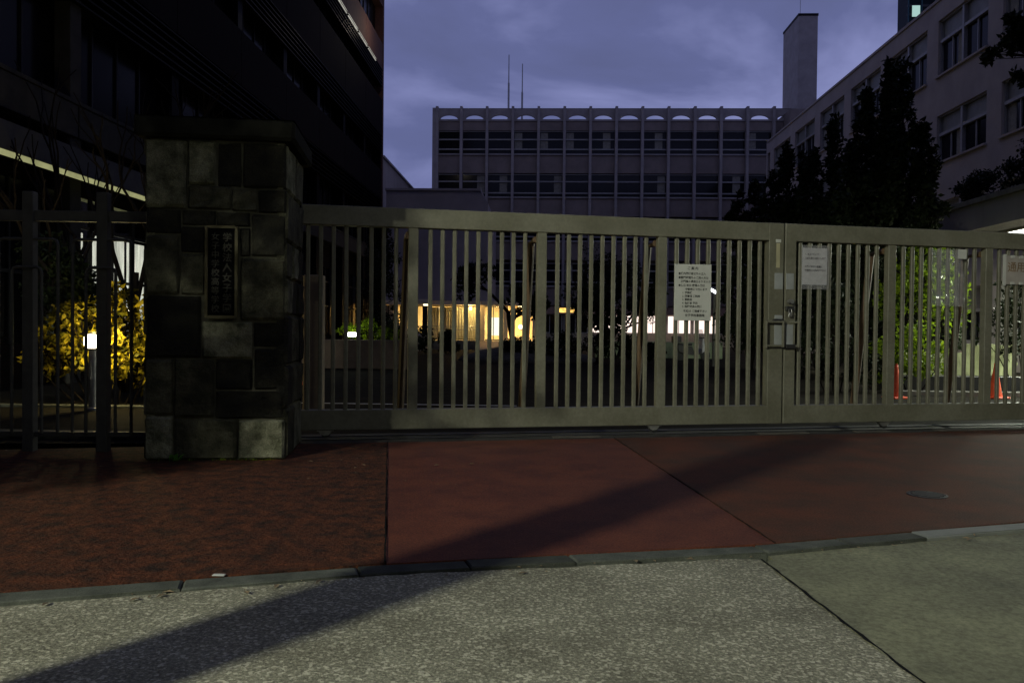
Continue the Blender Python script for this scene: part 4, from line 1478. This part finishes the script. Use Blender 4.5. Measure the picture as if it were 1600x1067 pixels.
# twin globe lamp and the amber lamp by the trees
gl = thing('globe_lamp', 'twin white globe lamp right of the bare tree', 'lamp', (-0.95, 44.0, 0))
MB().tube([(0, 0, 0), (0, 0, 1.35)], 0.04, 8).build('post', M_dark, gl)
MB().tube([(-0.2, 0, 1.3), (0.2, 0, 1.3)], 0.025, 6).build('arm', M_dark, gl)
for x in (-0.17, 0.17):
    MB().lathe([(0.02, 1.32), (0.10, 1.36), (0.13, 1.44), (0.10, 1.52), (0.02, 1.56)], 12).build('globe', emit('globe_glow', (1.0, 0.95, 0.85), 3.5), gl, (x, 0, 0), True)
al = thing('amber_lamp', 'amber wall lamp glowing between the middle trees', 'lamp', (1.55, 48.0, 0))
MB().tube([(0, 0.3, 0), (0, 0.3, 2.7)], 0.06, 8).build('post', M_dark, al)
MB().box(-0.45, 0.45, 0.0, 0.25, 2.35, 2.62, 0.04).build('shade', emit('amber_glow', (1.0, 0.55, 0.12), 1.6, 0.5, 4), al)
MB().box(-0.5, 0.5, -0.03, 0.4, 2.622, 2.68, 0.01).build('hood', M_dark, al)
fl = thing('tube_lamp', 'small tilted white tube lamp just right of the notice board', 'lamp', (6.42, 29.8, 0))
MB().tube([(0, 0.08, 0), (0, 0.08, 2.9)], 0.05, 8).build('post', M_dark, fl)
MB().tube([(-0.16, 0, 2.86), (0.10, 0, 2.72)], 0.05, 8).build('tube', emit('tube_glow', (0.9, 0.95, 1.0), 6.0), fl)

# garden wall with its small lamp and plants
gw = tag(box('garden_wall', mat('garden_wall_render', (0.085, 0.062, 0.046), rough=0.9, var=0.2, scale=3), None, -8.6, -3.95, 25.0, 25.3, 0, 0.92, 0.02), 'low brown garden wall behind the left end of the gate', 'wall')
sl = thing('spot_lamp', 'small white garden lamp lighting green plants on the garden wall', 'garden lamp', (-6.05, 25.3, 0.92))
MB().tube([(0, 0.0, 0.0), (0, 0.0, 0.10)], 0.03, 8).build('stem', M_dark, sl)
MB().box(-0.14, 0.14, -0.06, 0.06, 0.10, 0.23, 0.02).build('lens', emit('spot_glow', (0.95, 1.0, 0.80), 8.0), sl)
light('spot_light', 'POINT', (0, 0.1, 0.36), 16, (0.9, 1.0, 0.55), sl, 0.05)
bush('lit_plant', 'green plants glowing round the small garden lamp', (-6.0, 25.9, 0.6), [(-0.35, 0, 0.5, 0.4, 0.3, 0.35), (0.35, 0.1, 0.6, 0.5, 0.3, 0.4), (0.95, 0.2, 0.45, 0.4, 0.3, 0.3)], 380, 0.11, M_leafg, 31)
bush('wall_shrub', 'dark shrub spilling over the right end of the garden wall', (-4.4, 26.4, 0.2), [(-0.5, 0, 0.9, 0.6, 0.4, 0.5), (0.3, 0, 0.8, 0.6, 0.4, 0.5)], 600, 0.12, M_leafd, 32)
evergreen('slim_tree', 'tall dark slender tree against the violet hall wall', (-6.65, 33.0, 0), 5.6, 0.95, 40, 130, 0.13, M_leafd, 33, 0.1, 0.8)
bush('clipped_hedge', 'black clipped upright hedge block in front of the lit lobby', (-4.9, 41.5, 0), [(0, 0, 0.55, 0.48, 0.4, 0.55), (0, 0, 0.85, 0.45, 0.4, 0.4), (0.15, 0, 0.3, 0.5, 0.4, 0.35)], 1300, 0.12, M_leafd, 34)
# inner concrete post, red cone by the pillar
tag(MB().box(-3.62, -3.35, 12.0, 12.27, -0.02, 2.10, 0.015).build('inner_gate_post', mat('tan_concrete', (0.11, 0.085, 0.055), rough=0.85, var=0.15)), 'pale tan concrete post behind the gate beside the pillar', 'post')


def cone(label, loc, h, tilt=0.0, sq=0.19):
    t = thing('traffic_cone', label, 'traffic cone', loc, 0.3, 'orange traffic cones')
    MB().box(-sq, sq, -sq, sq, 0.0, 0.035, 0.008).build('base', M_cone, t)
    MB().lathe([(0.135, 0.03), (0.125, 0.06), (0.032, h - 0.05), (0.030, h), (0.02, h + 0.004)], 20).build('body', M_cone, t, smooth=True)
    MB().lathe([(0.021, h), (0.021, h + 0.03), (0.012, h + 0.032)], 12).build('tip', M_cone, t)
    return t


cone('traffic cone nearest the right edge of the photo, fully lit', (9.26, 16.55, 0.0), 0.70)
cone('traffic cone half hidden beside the first post of the right gate leaf', (7.12, 16.2, 0.0), 0.66)
cone('dim red traffic cone glimpsed between the stone pillar and the gate', (-5.30, 18.0, 0.0), 0.58)

# mound with the bare tree, more trees in the middle
mo = MB()
n = 22
prof = [(3.0, 0.0), (2.7, 0.22), (2.1, 0.42), (1.3, 0.58), (0.5, 0.66), (0.02, 0.68)]
mo.lathe(prof, n)
tag(mo.build('planted_mound', M_dirt, None, (-0.55, 33.5, -0.03), True), kind='structure')
bare_tree('spreading_tree', 'leafless spreading tree silhouetted against the lit lobby', (-1.15, 33.5, 0.5), 4.6, 11, 0.62, 1, M_barkd, 6, 0.13, twig_leaves=14, lsize=0.2)
bare_tree('twiggy_tree', 'fine twigged tree in front of the pink lit windows', (3.4, 36.0, 0.0), 4.6, 17, 0.55, 2, M_barkd, 6, 0.08, twig_leaves=6, lsize=0.14)
bare_tree('middle_tree', 'dark leafy tree in the gap left of the notice board', (2.2, 31.0, 0.0), 5.0, 23, 0.58, 1, M_barkd, 6, 0.10, twig_leaves=16, lsize=0.2)
for i, (x, y, s, lab) in enumerate(((-0.9, 31.8, 0.8, 'low black shrub on the near side of the planted mound'), (0.7, 31.5, 1.0, 'larger black shrub on the right flank of the planted mound'), (2.6, 29.5, 1.1, 'black shrub under the middle trees'), (3.9, 30.5, 0.8, 'black shrub below the pink lit windows'))):
    bush('black_shrub', lab, (x, y, 0.1), [(-0.5 * s, 0, 0.5 * s, 0.6 * s, 0.5, 0.45 * s), (0.5 * s, 0, 0.45 * s, 0.6 * s, 0.5, 0.4 * s), (0, 0.1, 0.8 * s, 0.6 * s, 0.5, 0.4 * s)], 700, 0.12, M_leafd, 60 + i, 'shrub', 'shrubs round the mound')
tag(box('green_wall', M_green, None, 2.6, 8.6, 38.0, 38.3, 0, 0.78, 0.02), 'low green painted wall below the pink lit windows', 'wall')

# scooter parked before the green wall
sc = thing('scooter', 'dark parked scooter below the notice board', 'scooter', (6.75, 35.6, 0.0), R(20))
wh = MB()
for k in range(1):
    wh.tube([(0, -0.05, 0), (0, -0.04, 0), (0, 0.04, 0), (0, 0.05, 0)], [0.19, 0.235, 0.235, 0.19], 20)
wme2 = wh.mesh('wheel', M_rubber)
for x in (-0.62, 0.62):
    link('wheel', wme2, sc, (x, 0, 0.235))
bd = MB()
bd.extrude_xz([(-0.80, 0.42), (-0.45, 0.28), (0.05, 0.24), (0.32, 0.28), (0.42, 0.50), (0.36, 0.52), (0.22, 0.34), (0.0, 0.34), (-0.12, 0.62), (-0.82, 0.70)], -0.15, 0.15)
bd.build('body', M_blk, sc)
MB().extrude_xz([(0.36, 0.34), (0.50, 0.42), (0.44, 0.98), (0.36, 0.98)], -0.20, 0.20).build('leg_shield', mat('silver_plastic', (0.30, 0.30, 0.31), rough=0.3, var=0.1), sc)
MB().box(-0.80, -0.10, -0.14, 0.14, 0.66, 0.76, 0.03).build('seat', M_rubber, sc)
hb = MB().tube([(0.36, -0.33, 1.02), (0.42, -0.1, 1.0), (0.42, 0.1, 1.0), (0.36, 0.33, 1.02)], 0.02, 8)
hb.tube([(0.60, 0, 0.3), (0.42, 0, 1.0)], 0.03, 8)
hb.build('handlebar', M_dark, sc)
MB().lathe([(0.02, 0.0), (0.09, 0.02), (0.10, 0.08), (0.04, 0.12)], 12).build('headlight', M_white, sc, (0.45, 0, 0.86), True)
MB().extrude_xz([(0.42, 1.0), (0.46, 1.0), (0.36, 1.38), (0.32, 1.36)], -0.18, 0.18).build('windscreen', M_bag, sc)
MB().box(-1.0, -0.66, -0.17, 0.17, 0.78, 1.08, 0.03).build('top_box', M_blk, sc)

# evergreens at right
EG = 'evergreens at right'
clumpy_tree('evergreen_tree', 'tallest dark evergreen in front of the right wing', (9.35, 22.0, 0), [(-0.05, 0, 8.5, 0.55), (0.42, 0.1, 8.45, 0.5), (-0.55, 0.1, 7.9, 0.7), (0.8, -0.2, 6.9, 0.75), (-0.1, -0.3, 6.8, 1.1), (1.15, 0.2, 5.3, 0.7), (-1.0, 0, 6.2, 0.7), (0.5, 0.4, 5.0, 1.2)], M_leafd, 171, group=EG)
clumpy_tree('evergreen_tree', 'second tallest dark evergreen, left of the tallest one', (8.75, 24.5, 0), [(0, 0, 7.6, 0.6), (-0.55, 0, 6.7, 0.7), (0.6, 0, 7.0, 0.8), (0, -0.3, 5.6, 1.3)], M_leafd, 172, group=EG)
clumpy_tree('evergreen_tree', 'bushy dark evergreen in front of the wing and school block corner', (8.0, 25.8, 0), [(-0.2, 0, 7.2, 0.55), (0.35, 0, 6.9, 0.6), (-0.6, 0.1, 6.3, 0.6), (0, 0, 5.4, 1.2)], M_leafd, 173, group=EG)
clumpy_tree('evergreen_tree', 'lowest dark evergreen at the left end of the row', (7.15, 27.5, 0), [(0.1, 0, 6.3, 0.6), (-0.5, 0, 5.9, 0.6), (0.5, 0, 5.6, 0.8)], M_leafd, 174, group=EG)
clumpy_tree('lit_tree', 'leafy small tree with bright green leaves lit from the canopy', (9.55, 20.3, 0), [(0, 0, 3.6, 0.7), (0.4, -0.1, 3.3, 0.6), (-0.45, 0, 3.0, 0.6)], M_leafg, 175, 0.13, 1.7, 34)
bush('lit_shrub', 'green shrub behind the cones lit by the canopy lamps', (8.2, 18.0, 0.05), [(-0.5, 0, 0.65, 0.5, 0.4, 0.5), (0.1, 0.1, 1.0, 0.5, 0.4, 0.5), (0.6, 0.1, 0.7, 0.5, 0.4, 0.45), (-0.2, -0.1, 0.35, 0.6, 0.4, 0.3)], 620, 0.10, M_leafg, 76)
bush('dark_green_shrub', 'dim green shrub between the gate stiles and the left cone', (6.4, 17.6, 0.0), [(-0.4, 0, 0.8, 0.5, 0.4, 0.6), (0.3, 0.1, 1.2, 0.5, 0.4, 0.7), (0.0, 0.1, 1.9, 0.45, 0.4, 0.5), (0.6, 0, 0.5, 0.5, 0.4, 0.4)], 620, 0.11, M_leafd, 77)  # near-black leaf colour stands in for the missing lamplight
bush('right_edge_shrub', 'dim green shrub behind the pale boards at the right edge', (11.6, 19.2, 0.0), [(-0.8, 0, 1.3, 0.6, 0.4, 0.7), (0.0, 0.1, 1.7, 0.6, 0.4, 0.8), (0.6, 0.1, 1.2, 0.6, 0.4, 0.7), (-0.4, 0, 2.3, 0.5, 0.4, 0.5)], 620, 0.11, M_leafd, 78)
ov = thing('overhanging_tree', 'near dark tree reaching in at the upper right corner', 'tree', (12.2, 15.3, 0))
ot_, oc_ = MB(), MB()
ro = random.Random(83)
ot_.tube([(0, 0, -0.02), (0.05, 0.05, 2.5), (-0.05, 0.1, 5.0), (0.1, 0, 7.2), (0.0, 0.1, 9.0)], [0.17, 0.14, 0.11, 0.07, 0.02], 9)
for (ax_, ay_, az_, rad_) in ((-3.25, -0.1, 6.95, 0.30), (-3.62, 0.1, 6.62, 0.18), (-3.0, 0.2, 7.25, 0.28), (-2.75, -0.2, 6.75, 0.32), (-3.4, 0.0, 7.18, 0.16), (-3.0, 0.1, 6.12, 0.22), (-2.7, -0.1, 5.9, 0.25), (-2.3, 0.3, 7.4, 0.45), (-1.8, 0.0, 6.6, 0.5), (-1.2, 0.5, 7.9, 0.6), (0.6, 0.4, 8.6, 0.7), (0.9, -0.5, 7.6, 0.7), (-0.5, -0.6, 8.8, 0.6)):
    st_ = Vector((0.0, 0.05, 5.2 + 0.25 * (az_ - 5)))
    en_ = Vector((ax_, ay_, az_))
    md_ = st_.lerp(en_, 0.55) + Vector((0, 0.1, 0.22))
    ot_.tube([st_, md_, en_], [0.05, 0.03, 0.008], 6, False)
    for _ in range(5):
        tw_ = en_ + Vector((ro.uniform(-1, 1), ro.uniform(-1, 1), ro.uniform(-0.8, 0.8))) * rad_
        ot_.tube([md_.lerp(en_, 0.6), tw_], [0.012, 0.005], 4, False)
        leaves(oc_, tw_, (rad_ * 0.45,) * 3, int(150 * rad_ + 25), 0.13, ro, shell=0.1)
ot_.build('trunk', M_barkd, ov, smooth=True)
oc_.build('crown', M_leafd, ov)
# pale boards and a low planter behind the cones
bf = thing('board_fence', 'pale yellow green board fence lit behind the right cone', 'fence', (0, 19.6, 0))
for i in range(11):
    x = 8.75 + i * 0.245
    hgt = 1.06 if i > 5 else 0.86
    MB().box(x, x + 0.225, 0, 0.03, 0.30, hgt - 0.02 * (i % 2), 0.004).build('board', M_panel, bf)
box('rail', M_panel, bf, 8.7, 11.5, 0.032, 0.07, 0.55, 0.62)
tag(box('planter_wall', M_dark, None, 7.7, 12.4, 18.7, 18.95, -0.03, 0.32, 0.01), 'low black planter wall under the pale board fence', 'wall')
tag(box('planter_ledge', M_conc, None, 7.4, 12.4, 16.9, 17.1, -0.03, 0.10, 0.015), 'pale concrete ledge at the foot of the cones', 'kerb')

# far office tower
ot = thing('office_tower', 'distant dark office tower with a single lit window at top right', 'building', (111.4, 250, 0))
box('body', mat('dark_curtain_wall', (0.005, 0.011, 0.013), rough=0.5, spec=0.1, var=0.3, scale=0.2), ot, 0, 34, 0, 7, 0, 150)
for i in range(36):
    box('floor_band', M_blk, ot, -0.12, 34.1, -0.12, 0.3, 50 + i * 2.7, 50.7 + i * 2.7)
for j in range(9):
    box('mullion', mat('teal_mullion', (0.02, 0.07, 0.085), var=0.2), ot, j * 4.0, j * 4.0 + 0.35, -0.25, 0.0, 50, 150)
box('lit_window', emit('far_window', (0.55, 0.85, 0.80), 0.7), ot, 1.2, 3.6, -0.3, -0.26, 98.2, 101.6)
box('lit_window', emit('far_sign', (0.35, 0.12, 0.9), 0.6), ot, 6.8, 9.4, -0.3, -0.26, 104.2, 107)

# ------------------------------------------------------------------ street side, out of frame: the lamp that lights the forecourt and what stands in its way
sl_ = thing('street_lamp', 'tall hooded street lamp on the near side of the road', 'street lamp', (-9.8, -8.3, -0.05), math.atan2(16, 9))
MB().tube([(-1.6, 0, 0), (-1.6, 0, 7.2), (-1.2, 0, 8.0), (-0.2, 0, 8.28)], [0.10, 0.07, 0.055, 0.045], 10).build('pole', M_steel, sl_)
MB().box(-0.35, 0.40, -0.17, 0.17, 8.22, 8.36, 0.03).build('head', M_steel, sl_)
MB().box(-0.24, 0.30, -0.12, 0.12, 8.19, 8.217, 0.004).build('lens', emit('street_glow', (0.95, 1.0, 0.84), 40.0), sl_)
light('street_light', 'SPOT', (0.03, 0, 8.15), 20000, (0.98, 1.0, 0.80), sl_, 0.20, rot=(0, R(-45), 0), spot=R(84), blend=0.22)
sp = thing('concrete_post', 'stout round concrete post at the edge of the road', 'post', (-3.30, 0.61, -0.05))
MB().lathe([(0.215, 0.0), (0.205, 4.05), (0.17, 4.12), (0.05, 4.15)], 20).build('shaft', M_conc, sp, smooth=True)
MB().lathe([(0.222, 1.2), (0.222, 1.26)], 20).build('band', M_steel, sp)
evergreen('street_tree', 'leafy street tree beside the road left of the camera', (-7.25, 1.3, -0.02), 6.3, 1.85, 170, 110, 0.17, M_leafd, 91, 0.48, 0.25)

# a second, weaker lamp further along the street
s2 = thing('street_lamp', 'weaker hooded street lamp further right along the road', 'street lamp', (9.5, -9.0, -0.05), math.atan2(18, -7))
MB().tube([(-1.6, 0, 0), (-1.6, 0, 7.2), (-1.2, 0, 8.0), (-0.2, 0, 8.28)], [0.10, 0.07, 0.055, 0.045], 10).build('pole', M_steel, s2)
MB().box(-0.35, 0.40, -0.17, 0.17, 8.22, 8.36, 0.03).build('head', M_steel, s2)
MB().box(-0.24, 0.30, -0.12, 0.12, 8.19, 8.217, 0.004).build('lens', emit('street_glow', (0.95, 1.0, 0.84), 40.0), s2)
light('street_light', 'SPOT', (0.03, 0, 8.15), 1600, (0.97, 1.0, 0.80), s2, 0.25, rot=(0, R(-45), 0), spot=R(84), blend=0.22)

# dry leaves and grit caught along the kerb and the pillar foot
rl_ = random.Random(77)
lit_ = MB()
for _ in range(260):
    if rl_.random() < 0.75:
        t_ = rl_.uniform(0.36, 0.86)
        p_ = kpt(kf, t_)
        x_, y_, z_ = p_.x + rl_.gauss(0, 0.05), p_.y - abs(rl_.gauss(0.02, 0.07)), -0.012
    else:
        x_, y_, z_ = rl_.uniform(-5.5, -0.5), rl_.uniform(6.4, 8.0), 0.006
        if x_ > -3.9 and x_ < -2.3 and y_ > 7.3:
            continue
    a_2 = rl_.uniform(0, 6.28)
    l_2 = rl_.choice((0.008, 0.012, 0.016, 0.03))
    dx_, dy_ = math.cos(a_2) * l_2, math.sin(a_2) * l_2
    lit_.add([(x_ - dx_, y_ - dy_, z_), (x_ + dy_ * 0.5, y_ - dx_ * 0.5, z_ + l_2 * 0.25), (x_ + dx_, y_ + dy_, z_ + l_2 * 0.1), (x_ - dy_ * 0.5, y_ + dx_ * 0.5, z_ + l_2 * 0.3)], [(0, 1, 2, 3)])
tag(lit_.build('leaf_litter', mat('dry_leaf', (0.12, 0.09, 0.05), rough=0.9, var=0.5, scale=9)), 'dry leaf scraps and grit along the kerb and pillar foot', 'leaf litter', kind='stuff')
tag(MB().box(-1.70, -1.635, 4.07, 4.10, 0.001, 0.006, 0.002).build('paper_scrap', M_white), 'small white scrap lying on the kerb at left', 'litter')

# the street's other side: a long dark office front that shuts off the low sky behind the lamp
op = thing('opposite_block', 'long dark office block across the street', 'building', (0, -15.0, 0))
M_op = mat('opposite_wall', (0.10, 0.095, 0.09), rough=0.85, var=0.15, scale=1)
box('wall', M_op, op, -60, 60, -14, 0, -0.05, 24)
for j in range(6):
    box('spandrel_band', M_op, op, -60, 60, 0.002, 0.25, 3.4 + j * 3.8, 5.0 + j * 3.8)
    box('window_band', M_pane, op, -59.8, 59.8, 0.003, 0.06, 5.01 + j * 3.8, 7.19 + j * 3.8)
